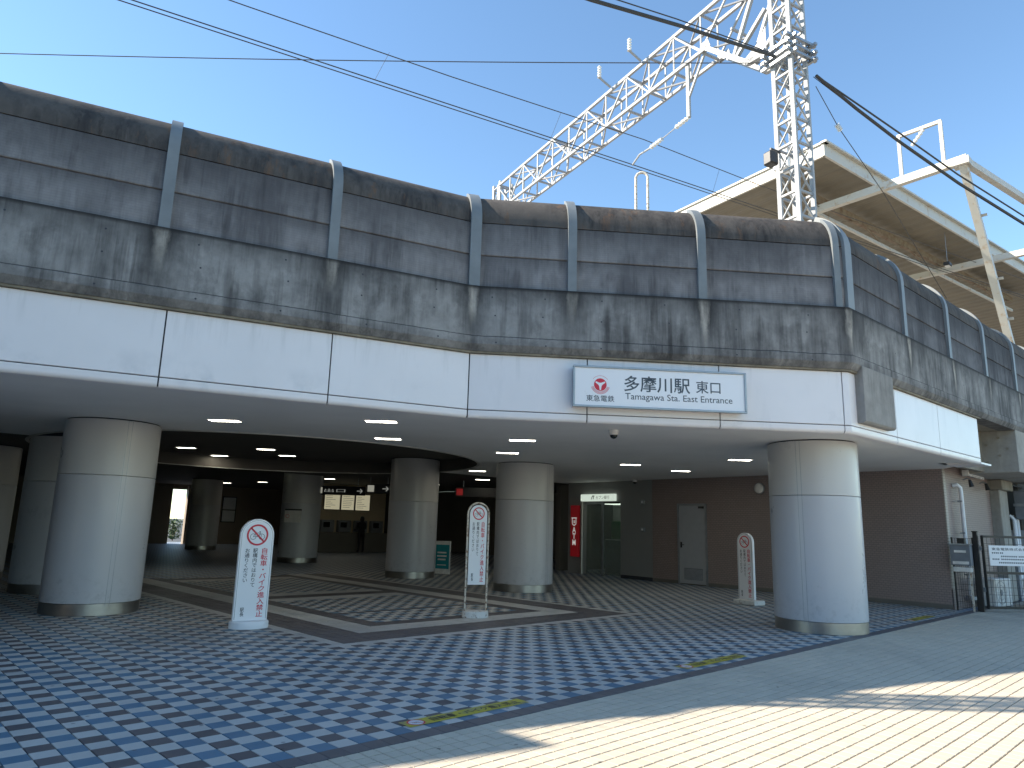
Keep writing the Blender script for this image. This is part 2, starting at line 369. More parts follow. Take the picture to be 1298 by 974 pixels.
# ------------------------------------------------------------------ lettering
def text_mesh(body, m, name, parent, M, w=None, h=None, off=0.0, line=1.0, depth=.0006, anchor=(0, 0), align='LEFT'):
    """text fitted in a w x h box whose lower left corner is the origin of M (or anchored centre), as a child"""
    cu_ = bpy.data.curves.new('lettering', 'FONT'); cu_.body = body; cu_.size = 1; cu_.offset = off; cu_.space_line = line
    cu_.align_x = align; cu_.resolution_u = 3
    tmp = link(bpy.data.objects.new('lettering_source', cu_))
    dg = bpy.context.evaluated_depsgraph_get(); dg.update()
    me = bpy.data.meshes.new_from_object(tmp.evaluated_get(dg)); bpy.data.objects.remove(tmp); bpy.data.curves.remove(cu_)
    xs = [v.co.x for v in me.vertices]; ys = [v.co.y for v in me.vertices]
    if not xs: return None
    x0, x1, y0, y1 = min(xs), max(xs), min(ys), max(ys)
    sx = w/(x1-x0) if w else None; sy = h/(y1-y0) if h else None
    sx = sx or sy; sy = sy or sx
    W, H_ = (x1-x0)*sx, (y1-y0)*sy
    for v in me.vertices:
        v.co = M @ Vector(((v.co.x-x0)*sx - anchor[0]*W, (v.co.y-y0)*sy - anchor[1]*H_, depth))
    me.materials.clear(); me.materials.append(m); me.name = name
    o = link(bpy.data.objects.new(name, me)); o.parent = parent
    return o
def face_matrix(origin, along, normal):
    a = Vector((along[0], along[1], 0)).normalized(); n = Vector((normal[0], normal[1], 0)).normalized(); z = Vector((0, 0, 1))
    return Matrix(((a.x, z.x, n.x, origin[0]), (a.y, z.y, n.y, origin[1]), (a.z, z.z, n.z, origin[2]), (0, 0, 0, 1)))
def disc(n, r, ri=0.0, a0=0, a1=2*math.pi):
    o = [(r*math.cos(a0+(a1-a0)*k/n), r*math.sin(a0+(a1-a0)*k/n)) for k in range(n+1)]
    return o
def ring(mb, M, r, ri, n=32, d=.0008, c=(0, 0), a0=0, a1=2*math.pi, sx=1.0):
    b = len(mb.v)
    for k in range(n+1):
        a = a0+(a1-a0)*k/n
        for q in (r, ri):
            mb.v.append(tuple(M @ Vector((c[0]+q*math.cos(a)*sx, c[1]+q*math.sin(a), d))))
    for k in range(n): mb.f.append((b+2*k, b+2*k+2, b+2*k+3, b+2*k+1))
    return mb
def flat(mb, M, pts, d=.0008):
    return mb.add([M @ Vector((x, y, d)) for x, y in pts], [tuple(range(len(pts)))])
def stroke(mb, M, p, q, w, d=.0008):
    a, b = Vector(p), Vector(q); t = (b-a).normalized(); n = Vector((-t.y, t.x))*w/2
    return flat(mb, M, [a+n, a-n, b-n, b+n], d)

# ================================================================== GROUND
mb = MB(); mb.add([(-600, -600, -.03), (600, -600, -.03), (600, 600, -.03), (-600, 600, -.03)], [(0, 1, 2, 3)])
tag(mb.build('ground', m_asphalt), kind='structure')

def camera_depth(x, y): return x*fw.x + y*fw.y - EYE*fw.z
def in_view(x, y):
    q = Vector((x, y, -EYE)); z = q.dot(fw)
    if z < .5: return False
    return abs(q.dot(cr)/z*900) < 700 and abs(q.dot(cu)/z*900) < 540
def tile_shape(w, d, h=.014, bev=.0025):
    """tile with its top at z=0, softened edge"""
    a, b = w/2, d/2; c, e = a-bev, b-bev
    V = [(-a, -b, -h), (a, -b, -h), (a, b, -h), (-a, b, -h), (-a, -b, -.002), (a, -b, -.002), (a, b, -.002), (-a, b, -.002), (-c, -e, 0), (c, -e, 0), (c, e, 0), (-c, e, 0)]
    F = [(8, 9, 10, 11)] + [(i, (i+1) % 4, 4+(i+1) % 4, 4+i) for i in range(4)] + [(4+i, 4+(i+1) % 4, 8+(i+1) % 4, 8+i) for i in range(4)]
    return V, F
def lay_tiles(parent, tiles, name, limit=300):
    """tiles: list of (x, y, w, d, material); the largest in view become objects, the rest one part per material"""
    tiles = sorted(tiles, key=lambda t: camera_depth(t[0], t[1]) if in_view(t[0], t[1]) else 1e6)
    cache = {}; rest = {}
    for k, (x, y, w, d, m) in enumerate(tiles):
        V, F = tile_shape(w, d)
        dz = random.uniform(-.0012, .0008)
        if k < limit:
            key = (round(w, 4), round(d, 4), m.name)
            if key not in cache:
                me = bpy.data.meshes.new(name); me.from_pydata(V, [], F); me.update(); me.materials.append(m); cache[key] = me
            o = link(bpy.data.objects.new(name, cache[key])); o.parent = parent; o.location = (x, y, dz)
        else:
            r_ = rest.setdefault(m.name, (m, MB())); r_[1].add([(a+x, b+y, c+dz) for a, b, c in V], F)
    for m, b in rest.values():
        b.build(name+'_field', m, parent, kind='stuff')
# beige paving outside
mb = MB(); mb.add([(-40, -40, -.012), (40, -40, -.012), (40, 4.35, -.012), (-40, 4.35, -.012)], [(0, 1, 2, 3)])
paving = mb.build('pavement', m_joint); tag(paving, kind='structure')
nx0, nx1, ny = -8, 142, 52
tl = []
for i in range(nx0, nx1):
    for j in range(ny):
        tl.append((BX0 + (i+.5)*B_, 4.345 - (j+.5)*B_, B_-.0065, B_-.0105, m_beige))
lay_tiles(paving, tl, 'paving_tile')
xa, xb_, yb_ = BX0+nx0*B_, BX0+nx1*B_, 4.345-ny*B_
mb = MB()
for (a, b, c, d) in ((-40, -40, 40, yb_), (-40, yb_, xa, 4.345), (xb_, yb_, 40, 4.345)):
    mb.add([(a, b, -.001), (c, b, -.001), (c, d, -.001), (a, d, -.001)], [(0, 1, 2, 3)])
mb.build('paving_beyond', m_beigefar, paving)
# patterned concourse floor
mb = MB(); mb.add([(-14, 4.35, -.012), (26, 4.35, -.012), (26, 46, -.012), (-14, 46, -.012)], [(0, 1, 2, 3)])
floor = mb.build('concourse_floor', m_jointf); tag(floor, kind='structure')
FX0, FX1, FY0, FY1 = 4.94, 10.93, 8.12, 25.3
def tile_kind(x, y, i, j):
    d = min(x-FX0, FX1-x, y-FY0, FY1-y)
    if d > -.13:
        if d < 0: return m_tl
        if d < .67: return m_tband
        if d < 1.12: return m_tl
        if d < 1.46: return m_tband
        for a, b, m in ((10.62, 10.78, m_tband), (12.9, 13.35, m_tl), (13.35, 13.8, m_tband), (13.8, 14.25, m_tl), (17.8, 18.3, m_tl), (18.3, 18.8, m_tband)):
            if a <= y < b: return m
    if (i+j) % 2 == 0: return m_tl
    return m_tb if j % 2 == 0 else m_td
tl = []
ix0, ix1, jn = -20, 101, 92
for i in range(ix0, ix1):
    for j in range(jn):
        x, y = X0+(i+.5)*S, YB+(j+.5)*S
        if x > 17.8: continue
        tl.append((x, y, S-.0065, S-.0035, tile_kind(x, y, i, j)))
lay_tiles(floor, tl, 'floor_tile')
tl = []
for i in range(ix0, ix1+30):
    tl.append((X0+(i+.5)*S, (4.353+YB)/2-.001, S-.003, YB-4.353-.004, m_tband))
lay_tiles(floor, tl, 'border_tile', 90)
mb = MB(); xe0, xe1, ye = X0+ix0*S, X0+ix1*S, YB+jn*S
for (a, b, c, d) in ((-14, YB, xe0, 46), (xe0, ye, 26, 46), (17.8, YB, 26, ye)):
    mb.add([(a, b, -.001), (c, b, -.001), (c, d, -.001), (a, d, -.001)], [(0, 1, 2, 3)])
mb.build('floor_beyond', m_checkfar, floor)

# ================================================================== VIADUCT
V1 = Vector((6.29, 7.46)); V2 = Vector((10.68, 3.98))
dL = Vector((.9553, -.2957)).normalized(); dM = (V2-V1).normalized(); dR = Vector((.99907, -.0431)).normalized()
P0 = V1 - dL*17; P3 = V2 + dR*38
PATH = [P0, V1, V2, P3]; DIRS = [dL, dM, dR]
NRM = [Vector((d.y, -d.x)) for d in DIRS]
def offv(k, o):
    """path vertex k moved outward by o along the mitre"""
    if k == 0: return PATH[0] + NRM[0]*o
    if k == 3: return PATH[3] + NRM[2]*o
    n1, n2 = NRM[k-1], NRM[k]; b = (n1+n2).normalized(); return PATH[k] + b*(o/b.dot(n1))
def station(seg, s):
    """point function of offset for distance s along a segment; None end = mitred vertex"""
    if s == 'a': return lambda o: offv(seg, o)
    if s == 'b': return lambda o: offv(seg+1, o)
    return lambda o: PATH[seg] + DIRS[seg]*s + NRM[seg]*o
def sweep(mb, prof, A, B):
    n = len(prof); V = []
    for fn in (A, B):
        for o, z in prof:
            p = fn(o); V.append((p.x, p.y, z))
    F = [tuple(reversed(range(n))), tuple(range(n, 2*n))] + [(i, (i+1) % n, n+(i+1) % n, n+i) for i in range(n)]
    return mb.add(V, F)
def seglen(k): return (PATH[k+1]-PATH[k]).length
def s_of(k, x): return (x-PATH[k].x)/DIRS[k].x
posts = [[s_of(0, x) for x in (-9.1, -7.2, -5.25, -3.35, -1.4, .53, 2.46, 4.36)], [s_of(1, x) for x in (7.42, 8.95)],
         [s_of(2, 12.95+2.19*i) for i in range(14)]]
via = thing('viaduct', (8.5, 5.6, 0), 'stained concrete railway viaduct with panel barrier and white band above the entrance', 'viaduct')
bays = []
for k in range(3):
    st = (['a'] if k > 0 else [0.0]) + posts[k] + (['b'] if k < 2 else [seglen(2)])
    for a, b in zip(st[:-1], st[1:]): bays.append((k, a, b))
ZG, ZB = 4.84, 3.90
gprof = [(.10, ZG), (.10, 4.105), (.113, 4.095), (.113, 3.99), (.055, ZB), (-.25, ZB), (-.25, ZG-.03), (.02, ZG+.012)]
def num(k, s): return 0.0 if s == 'a' else seglen(k) if s == 'b' else s
for k in range(3):
    me = bpy.data.meshes.new('girder'); V = []; F = []; UV = []
    for (kk, a, b) in bays:
        if kk != k: continue
        sa, sb = num(k, a), num(k, b); mid = (sa+sb)/2
        cells = [(a, mid, 0.0, (sb-sa)/2), (mid, b, (sb-sa)/2, 0.0)]
        for (c, d, u0_, u1_) in cells:
            base = len(V); n = len(gprof)
            for fn in (station(k, c), station(k, d)):
                for o, z in gprof:
                    p = fn(o); V.append((p.x, p.y, z))
            for i in range(n):
                j = (i+1) % n
                F.append((base+i, base+j, base+n+j, base+n+i)); UV += [(u0_, ZG-gprof[i][1]), (u0_, ZG-gprof[j][1]), (u1_, ZG-gprof[j][1]), (u1_, ZG-gprof[i][1])]
    l = parent_loc(via); V = [(x-l.x, y-l.y, z) for x, y, z in V]
    me.from_pydata(V, [], F); uvl = me.uv_layers.new(name='UVMap')
    for i, q in enumerate(UV): uvl.data[i].uv = q
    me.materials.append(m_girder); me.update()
    o = link(bpy.data.objects.new('girder', me)); o.parent = via
    # drip ledge below the girder
    if k < 2 or True:
        mb = MB(); pr = [(.045, ZB-.002), (.045, 3.872), (-.10, 3.872), (-.10, ZB-.002)]
        sweep(mb, pr, station(k, 'a' if k else 0.0), station(k, 'b' if k < 2 else 6.0)); mb.build('drip_ledge', m_drip, via)
# tie holes in the girder face
mb = MB()
for (k, a, b) in bays:
    sa, sb = num(k, a), num(k, b)
    if k == 2 and sa > 14 or k == 0 and sb < 4: continue
    for z in (4.70, 4.42, 4.02):
        for f in (.22, .72):
            s = sa+(sb-sa)*f+random.uniform(-.05, .05); p = PATH[k]+DIRS[k]*s
            M = face_matrix((p.x+NRM[k].x*(.1 if z > 4.1 else .113), p.y+NRM[k].y*(.1 if z > 4.1 else .113), z+random.uniform(-.02, .02)), DIRS[k], NRM[k])
            flat(mb, M, disc(8, .012)[:-1], .0015)
mb.build('tie_holes', m_seam, via, kind='stuff')
# barrier panels
RT = .60; PO = .02
def curve(o0, r, n=8, a1=70): return [(o0-RT+r*math.cos(R(a1)*i/n), 5.84+r*math.sin(R(a1)*i/n)) for i in range(n+1)]
for (k, a, b) in bays:
    A, B = station(k, a), station(k, b)
    for z0, z1 in ((4.862, 5.322), (5.338, 5.830)):
        mb = MB(); e = .008
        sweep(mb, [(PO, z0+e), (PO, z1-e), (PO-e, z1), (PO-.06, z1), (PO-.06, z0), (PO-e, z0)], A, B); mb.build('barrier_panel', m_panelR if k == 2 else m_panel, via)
    mb = MB(); sweep(mb, curve(PO, RT) + curve(PO, RT-.06)[::-1], A, B); mb.build('barrier_top_panel', m_paneltop, via, smooth=True)
def post_at(k, s, w=.128, name='barrier_post', proud=.05, mitre=None, mat=None):
    mb = MB(); prof = [(PO+proud, 4.852)] + curve(PO, RT+proud) + curve(PO, RT-.10)[::-1] + [(PO-.10, 4.852)]
    if mitre is None:
        A, B = station(k, s-w/2), station(k, s+w/2)
    else: A, B = mitre
    sweep(mb, prof, A, B); mb.build(name, mat or m_post, via, smooth=True)
    # foot plate
    return
for k in range(3):
    for s in posts[k]: post_at(k, s)
def mid_mitre(v, w):
    def fa(o): return offv(v, o) - DIRS[v-1]*w
    def fb(o): return offv(v, o) + DIRS[v]*w
    return fa, fb
post_at(0, 0, mitre=(lambda o: offv(1, o)-dL*.07, lambda o: offv(1, o)+dM*.09))
post_at(1, seglen(1)-.10, .10)
post_at(2, .13, .22)
# white band below the girder
def band_panel(k, a, b, z0=3.075, z1=3.868, name='fascia_panel', t=.03):
    mb = MB(); e = .006
    A, B = station(k, a), station(k, b)
    sweep(mb, [(0, z0+e), (0, z1-e), (-e, z1), (-t, z1), (-t, z0), (-e, z0)], A, B); return mb.build(name, m_fascia, via)
gap = .017
def run(k, cuts):
    for a, b in zip(cuts[:-1], cuts[1:]):
        aa = a if isinstance(a, str) else a+gap/2; bb = b if isinstance(b, str) else b-gap/2
        band_panel(k, aa, bb)
        mb = MB(); rr = [(-.055+.055*math.cos(R(-90*i/5)), 3.005+.055*math.sin(R(-90*i/5))) for i in range(6)]
        sweep(mb, [(0, 3.062)]+rr+[(-.11, 2.95), (-.11, 3.062)], station(k, aa), station(k, bb)); mb.build('fascia_trim', m_fascia, via, smooth=True)
run(0, [0.0, 2.0, 4.1, 6.1] + [s_of(0, x) for x in (-1.2, .68, 2.6, 4.45)] + [seglen(0)])
run(1, [0.0] + [s_of(1, x) for x in (7.61, 9.13, 10.60)] + ['b'])
run(2, ['a', s_of(2, 12.38), s_of(2, 14.32), s_of(2, 16.55)])
for k, a, b in ((0, 0.0, 'b'), (1, 'a', 'b'), (2, 'a', s_of(2, 16.5))):
    mb = MB(); sweep(mb, [(-.032, 2.97), (-.032, 3.872), (-.09, 3.872), (-.09, 2.97)], station(k, a), station(k, b)); mb.build('fascia_backing', m_seam, via)
# concrete block under the girder at the corner, and its pier at the right end
mb = MB()
def onR(x, o): p = V2 + dR*((x-V2.x)/dR.x) + NRM[2]*o; return (p.x, p.y)
a0, a1 = s_of(2, 10.90), s_of(2, 12.02)
sweep(mb, [(.095, 3.13), (.125, 3.16), (.125, 3.985), (-.02, 3.985), (-.02, 3.13)], station(2, a0), station(2, a1)); mb.build('corner_block', m_block, via, bevel=.006)
mb = MB(); sweep(mb, [(.06, 2.97), (.06, 3.985), (-1.6, 3.985), (-1.6, 2.97)], station(2, s_of(2, 19.0)), station(2, s_of(2, 23))); mb.build('pier_head', m_pier, via, bevel=.01)
mb = MB(); sweep(mb, [(-.62, 3.0), (-.62, 3.95), (-.75, 3.95), (-.75, 3.0)], station(2, s_of(2, 16.45)), station(2, s_of(2, 19.0))); mb.build('recessed_wall', m_under, via)
mb = MB(); sweep(mb, [(.03, 3.905), (.03, 3.96), (-.7, 3.96), (-.7, 3.905)], station(2, s_of(2, 16.56)), station(2, s_of(2, 19.0))); mb.build('girder_underside', m_under, via)
mb = MB(); sweep(mb, [(.0, 2.965), (.0, 3.0), (-.62, 3.0), (-.62, 2.965)], station(2, s_of(2, 16.56)), station(2, s_of(2, 17.2))); mb.build('soffit_lip', m_fascia, via)
# bolts on pier head side
mb = MB()
for y, z in ((4.0, 3.75), (4.0, 3.35), (4.25, 3.6), (4.25, 3.2), (3.85, 3.5), (4.4, 3.8)):
    mb.tube([(18.985, y-.1, z), (18.995, y-.1, z)], .03, 8)
mb.build('anchor_marks', m_under, via, kind='stuff')
# deck slab closing the top
def prism_world(poly, z0, z1):
    m = MB(); n = len(poly); m.add([(x, y, z0) for x, y in poly]+[(x, y, z1) for x, y in poly], [tuple(reversed(range(n))), tuple(range(n, 2*n))]+[(i, (i+1) % n, n+(i+1) % n, n+i) for i in range(n)]); return m
dp = [offv(i, -.26) for i in range(4)]
prism_world([(p.x, p.y) for p in dp] + [(48.0, 30.0), (24.0, 43.6), (-9.5, 43.6)], 3.98, 4.6).build('deck_slab', m_pier, via)

# soffit with a round raised coffer
CC, CRAD = Vector((7.91, 16.71)), 5.06
bm = bmesh.new()
pts = [offv(0, -.1), offv(1, -.1), offv(2, -.1), PATH[2]+dR*(16.5-V2.x)+NRM[2]*-.1]
outer = [(p.x, p.y) for p in pts] + [(17.2, 3.05+.62), (17.2, 4.79), (22.0, 4.79), (22.0, 22.0), (-9.3, 22.0)]
outer[4] = (16.62, onR(16.62, -.1)[1]); outer[5] = (17.9, 4.79)
bm.free()
def ceiling_sheet(poly, m, nm, parent=None):
    bm = bmesh.new(); vv = [bm.verts.new((x, y, 3.0)) for x, y in poly]
    bmesh.ops.triangle_fill(bm, use_beauty=True, edges=[bm.edges.new((vv[i], vv[(i+1) % len(vv)])) for i in range(len(vv))])
    me = bpy.data.meshes.new(nm); bm.to_mesh(me); bm.free(); me.materials.append(m); o = link(bpy.data.objects.new(nm, me)); o.parent = parent; return o
arcp = lambda a0, a1: [(CC.x+CRAD*math.cos(R(a0+(a1-a0)*i/36)), CC.y+CRAD*math.sin(R(a0+(a1-a0)*i/36))) for i in range(37)]
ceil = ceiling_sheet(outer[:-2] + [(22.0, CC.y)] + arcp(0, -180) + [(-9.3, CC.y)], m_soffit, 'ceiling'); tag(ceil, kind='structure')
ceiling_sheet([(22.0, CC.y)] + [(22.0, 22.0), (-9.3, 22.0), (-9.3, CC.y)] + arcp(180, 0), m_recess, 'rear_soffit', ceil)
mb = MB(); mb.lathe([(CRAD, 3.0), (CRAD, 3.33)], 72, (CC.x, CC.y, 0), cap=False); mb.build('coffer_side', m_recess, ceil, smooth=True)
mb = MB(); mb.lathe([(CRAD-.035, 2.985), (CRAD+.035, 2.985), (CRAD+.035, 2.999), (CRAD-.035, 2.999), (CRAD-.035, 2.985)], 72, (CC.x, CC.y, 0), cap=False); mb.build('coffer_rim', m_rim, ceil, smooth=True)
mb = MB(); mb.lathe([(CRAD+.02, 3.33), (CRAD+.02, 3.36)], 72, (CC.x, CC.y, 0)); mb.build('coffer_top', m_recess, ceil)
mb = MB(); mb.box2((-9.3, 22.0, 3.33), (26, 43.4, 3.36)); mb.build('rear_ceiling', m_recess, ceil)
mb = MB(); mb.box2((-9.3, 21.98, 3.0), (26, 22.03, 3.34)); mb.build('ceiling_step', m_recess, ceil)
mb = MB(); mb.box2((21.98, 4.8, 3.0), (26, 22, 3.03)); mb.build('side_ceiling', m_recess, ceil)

# ================================================================== COLUMNS
def make_column(x, y, label, top=3.0, seam=0.0):
    t = thing('round_column', (x, y, 0), label, 'column', 'round clad columns carrying the viaduct', rz=seam); r = .705
    def arc(z0, z1, rad, m, nm): 
        b = MB(); b.lathe([(rad-.012, z0), (rad, z0+.006), (rad, z1-.006), (rad-.012, z1)], 72); return b.build(nm, m, t, smooth=True, world=False)
    arc(.175, 2.105, r, m_collo, 'lower_cladding'); arc(2.108, top-.02, r, m_colup, 'upper_cladding')
    b = MB(); b.lathe([(r-.03, top-.02), (r-.03, top+.05)], 48); b.build('shadow_gap', m_seam, t, smooth=True, world=False)
    b = MB(); b.lathe([(r-.006, .004), (r-.006, .173)], 72, cap=False); b.build('base_ring', m_inox, t, smooth=True, world=False)
    for da in (-.045, .045):
        b = MB(); a0_, a1_ = da-.006, da+.006
        P = [((r+.002)*math.cos(a), (r+.002)*math.sin(a)) for a in (a0_, a1_)]
        b.add([(P[0][0], P[0][1], .14), (P[1][0], P[1][1], .14), (P[1][0], P[1][1], top-.03), (P[0][0], P[0][1], top-.03)], [(0, 1, 2, 3)]); b.build('cladding_seam', m_alu, t, world=False)
    return t
make_column(11.97, 5.14, 'sunlit pale blue-grey round column under the right corner of the viaduct', seam=math.atan2(-5.14, -11.97)-.30)
make_column(3.36, 13.04, 'nearest round column at the left, grey-blue and shaded', seam=math.atan2(-13.04, -3.36)+.32)
make_column(12.40, 12.41, 'round column in the middle just right of the tall rusty standing sign', seam=math.atan2(-12.4, -12.4)+.9)
make_column(12.44, 17.0, 'dim round column beside the small teal poster stand', 3.33, seam=1.2)
make_column(12.91, 24.61, 'far dim round column with a small notice plate on it', 3.33, seam=.6)
make_column(13.6, 35.6, 'farthest dark round column beside the bright gap at the back', 3.33, seam=.2)
make_column(3.55, 16.7, 'dark round column half hidden behind the nearest left column', seam=.2)
make_column(2.62, 20.3, 'round column cut by the left edge of the picture', seam=3.9)

# ================================================================== WALLS UNDER THE VIADUCT
def wall_thing(name, loc, label): return thing(name, loc, label, 'wall')
Wa, Wb = Vector((17.84, 4.80)), Vector((18.25, 12.78)); wdir = (Wb-Wa).normalized(); wn_ = Vector((-wdir.y, wdir.x))   # wn_ points to -X, into the concourse
t = wall_thing('brown_tiled_wall', (18.0, 8.0, 0), 'brown mosaic tile wall at the right of the entrance, behind the pale column')
def quadwall(A, B, z0, z1, th, side):
    """wall from A to B, thickness th away from the seen side"""
    n = Vector((side[0], side[1])); poly = [A, B, B-n*th, A-n*th]; return prism_world([(p.x, p.y) for p in poly], z0, z1)
quadwall(Wa, Wb, 0, 3.02, .3, wn_).build('side_face', m_brownN, t)
prism_world([(Wa.x+.02, Wa.y-.02), (21.2, Wa.y-.14), (21.2, Wa.y+.25), (Wa.x+.31, Wa.y+.25)], 0, 3.25).build('front_face', m_brownF, t)
prism_world([(Wa.x-.01, Wa.y-.03), (Wa.x+.13, Wa.y-.036), (Wa.x+.13, Wa.y+.0), (Wa.x-.01, Wa.y+.0)], .42, 3.1).build('corner_tiles', m_edge, t)
quadwall(Wa+wn_*.006, Wb+wn_*.006, 0.0, .09, .006, wn_).build('skirting', m_darkwall, t)
# steel door
t = thing('steel_door', (18.17, 11.36, 0), 'plain grey steel service door with a vent, in the brown tiled wall', 'door')
def onW(y, out=0.0): p = Wa + wdir*((y-Wa.y)/wdir.y) + wn_*out; return p
def plate(y0, y1, z0, z1, out0, out1): 
    A, B = onW(y0, out1), onW(y1, out1); return quadwall(A, B, z0, z1, out1-out0, wn_)
plate(10.92, 11.80, .03, 2.22, .004, .03).build('leaf', m_doorp, t, bevel=.004)
mb = plate(10.87, 10.915, .0, 2.27, .003, .045); mb2 = plate(11.805, 11.85, .0, 2.27, .003, .045)
mb.build('door_frame', m_alu, t); mb2.build('door_frame', m_alu, t); plate(10.918, 11.802, 2.225, 2.27, .003, .045).build('door_frame', m_alu, t)
v = None
pv = plate(11.02, 11.64, .14, .46, .03, .038).build('vent', m_greymetal, t)
for i in range(9): plate(11.03, 11.63, .16+i*.032, .17+i*.032, .038, .046).build('vent_slat', m_doorp, pv).location = (0, 0, 0)
mb = plate(11.70, 11.745, 1.02, 1.18, .03, .05); mb.build('handle_plate', m_blackm, t)
p = onW(11.72, .08); q = onW(11.60, .08); MB().tube([onW(11.72, .045).to_3d()+Vector((0, 0, 1.1)), p.to_3d()+Vector((0, 0, 1.1)), q.to_3d()+Vector((0, 0, 1.1))], .011, 8).build('handle', m_blackm, t)
plate(10.94, 11.10, 2.13, 2.19, .03, .08).build('door_closer', m_blackm, t)
# round bulkhead lamp on the brown wall
p = onW(9.2, 0); t = thing('bulkhead_lamp', (p.x, p.y, 2.66), 'round unlit bulkhead lamp on the brown wall left of the pale column', 'lamp')
M = Matrix.Translation((p.x, p.y, 2.66)) @ Matrix(((wdir.x, 0, wn_.x, 0), (wdir.y, 0, wn_.y, 0), (0, 1, 0, 0), (0, 0, 0, 1)))
mb = MB(); mb.lathe([(.15, .003), (.15, .05), (.135, .06)], 32); mb.v = [tuple(M @ Vector(a)) for a in mb.v]; mb.build('lamp_base', m_alu, t, smooth=True)
mb = MB(); mb.lathe([(.135, .055), (.12, .085), (.07, .11), (.01, .118)], 32); mb.v = [tuple(M @ Vector(a)) for a in mb.v]; mb.build('lamp_cover', m_porc, t, smooth=True)

# grey wall with the cash machine room
Ga, Gb = Vector((18.26, 12.79)), Vector((18.72, 16.95)); gdir = (Gb-Ga).normalized(); gn = Vector((-gdir.y, gdir.x))
def onG(y, out=0.0): return Ga + gdir*((y-Ga.y)/gdir.y) + gn*out
def gplate(y0, y1, z0, z1, out0, out1): return quadwall(onG(y0, out1), onG(y1, out1), z0, z1, out1-out0, gn)
t = wall_thing('grey_panel_wall', (18.5, 14.8, 0), 'plain grey wall around the cash machine room, right of the red sign')
gplate(12.79, 14.10, 0, 3.02, -.25, 0).build('wall_panel', m_greywall, t); gplate(14.10, 15.86, 2.36, 3.02, -.25, 0).build('wall_panel', m_greywall, t)
gplate(15.86, 16.55, 0, 3.02, -.25, 0).build('wall_panel', m_greywall, t); gplate(12.80, 14.09, 0, .10, .001, .008).build('skirting', m_seam, t)
t = thing('cash_machine_room', (18.9, 14.98, 0), 'small glazed cash machine room with a lit header, beside the red sign', 'cash machine')
gplate(14.12, 15.84, 0, 2.34, -1.5, -1.45).build('room_back', m_greywall, t); gplate(14.4, 15.5, 2.30, 2.325, -1.2, -.7).build('room_fill_light', glow('room_fill_face', (.95, 1.0, .88), .8), t)  # glowing panel under the room ceiling is added fill to brighten the room
gplate(14.11, 14.14, 0, 2.34, -1.45, -.26).build('room_side', m_darkwall, t)
mb = gplate(14.6, 15.5, 0, 1.15, -1.2, -.7); mb.build('machine_body', m_greymetal, t, bevel=.03)
gplate(14.66, 15.44, 1.16, 1.75, -1.15, -.95).build('machine_screen', m_green, t, bevel=.02)
gplate(14.15, 14.95, .05, 2.30, -.10, -.09).build('glass_pane', m_clear, t); gplate(15.02, 15.77, .05, 2.28, -.13, -.12).build('glass_door', m_clear, t)
for a, b in ((14.10, 14.15), (14.95, 15.02)): gplate(a, b, 0.0, 2.355, -.12, -.06).build('door_post', m_alu, t)
gplate(15.02, 15.78, 2.28, 2.35, -.12, -.06).build('door_head', m_alu, t)
b = MB(); p = onG(15.82, .05); b.tube([(p.x, p.y, 0), (p.x, p.y, 2.34)], .055, 14); b.build('bright_post', m_inox, t, smooth=True)
hd = gplate(14.26, 15.82, 2.375, 2.60, .004, .12).build('lit_header', m_signlamp, t, bevel=.012)
M = Matrix.Translation((0, 0, 0)) @ face_matrix((*onG(15.04, .1225), 2.49), -gdir, gn)
tl_ = t.location; Mt = Matrix.Translation(-Vector(tl_)) @ M
text_mesh('セブン銀行', m_black, 'lettering', t, Mt @ Matrix.Translation((-.05, -.055, 0)), .62, .11)
mb = MB()
for a in ((-.27, -.06, -.20, .05), (-.22, .05, -.12, .05), (-.14, .05, -.18, -.06)): stroke(mb, M, a[:2], a[2:], .028, .002)
mb.build('logo_mark', m_black, t)
t = thing('red_cash_machine_sign', (*onG(16.13, .08), .55), 'tall red vertical sign with white ATM letters on the grey wall', 'sign')
gplate(15.95, 16.33, .55, 2.24, .004, .10).build('sign_box', m_redlamp, t, bevel=.01)
M = Matrix.Translation(-Vector(t.location)) @ face_matrix((*onG(16.14, .1015), 0), -gdir, gn)
text_mesh('A\nT\nM', m_litwhite, 'lettering', t, M @ Matrix.Translation((-.09, .92, 0)), .18, .60, off=.025, line=.8, align='CENTER')
mb = MB(); Mw = face_matrix((*onG(16.14, .1015), 0), -gdir, gn)
for a in (((-.13, 1.82), (.13, 1.82)), ((-.09, 1.80), (-.09, 1.62)), ((.09, 1.80), (.09, 1.62)), ((-.09, 1.62), (.0, 1.57)), ((.0, 1.57), (.09, 1.62)), ((-.03, 1.72), (.04, 1.72)), ((-.03, 1.67), (.04, 1.67))): stroke(mb, Mw, *a, .035, .002)
mb.build('cash_mark', m_litwhite, t)
for y, z, lab in ((13.15, 1.50, 'small wall switch plate on the grey wall beside the brown wall'), (13.15, 2.33, 'small box high on the grey wall beside the brown wall')):
    p = onG(y); t = thing('wall_box', (p.x, p.y, z), lab, 'switch', 'small boxes on the grey wall'); gplate(y-.08, y+.08, z-.07, z+.07, .002, .05).build('cover', m_alu, t, bevel=.01); gplate(y-.03, y+.03, z-.03, z+.03, .05, .065).build('button', m_white, t)
def dome_camera(x, y, z, label):
    t = thing('dome_camera', (x, y, z), label, 'camera', 'dome cameras under the ceiling')
    b = MB(); b.lathe([(.075, 0), (.075, -.05), (.062, -.075)], 24); b.build('housing', m_porc, t, smooth=True, world=False)
    b = MB(); b.lathe([(.06, -.07), (.055, -.10), (.035, -.125), (.008, -.135)], 24); b.build('dome', m_glass, t, smooth=True, world=False)
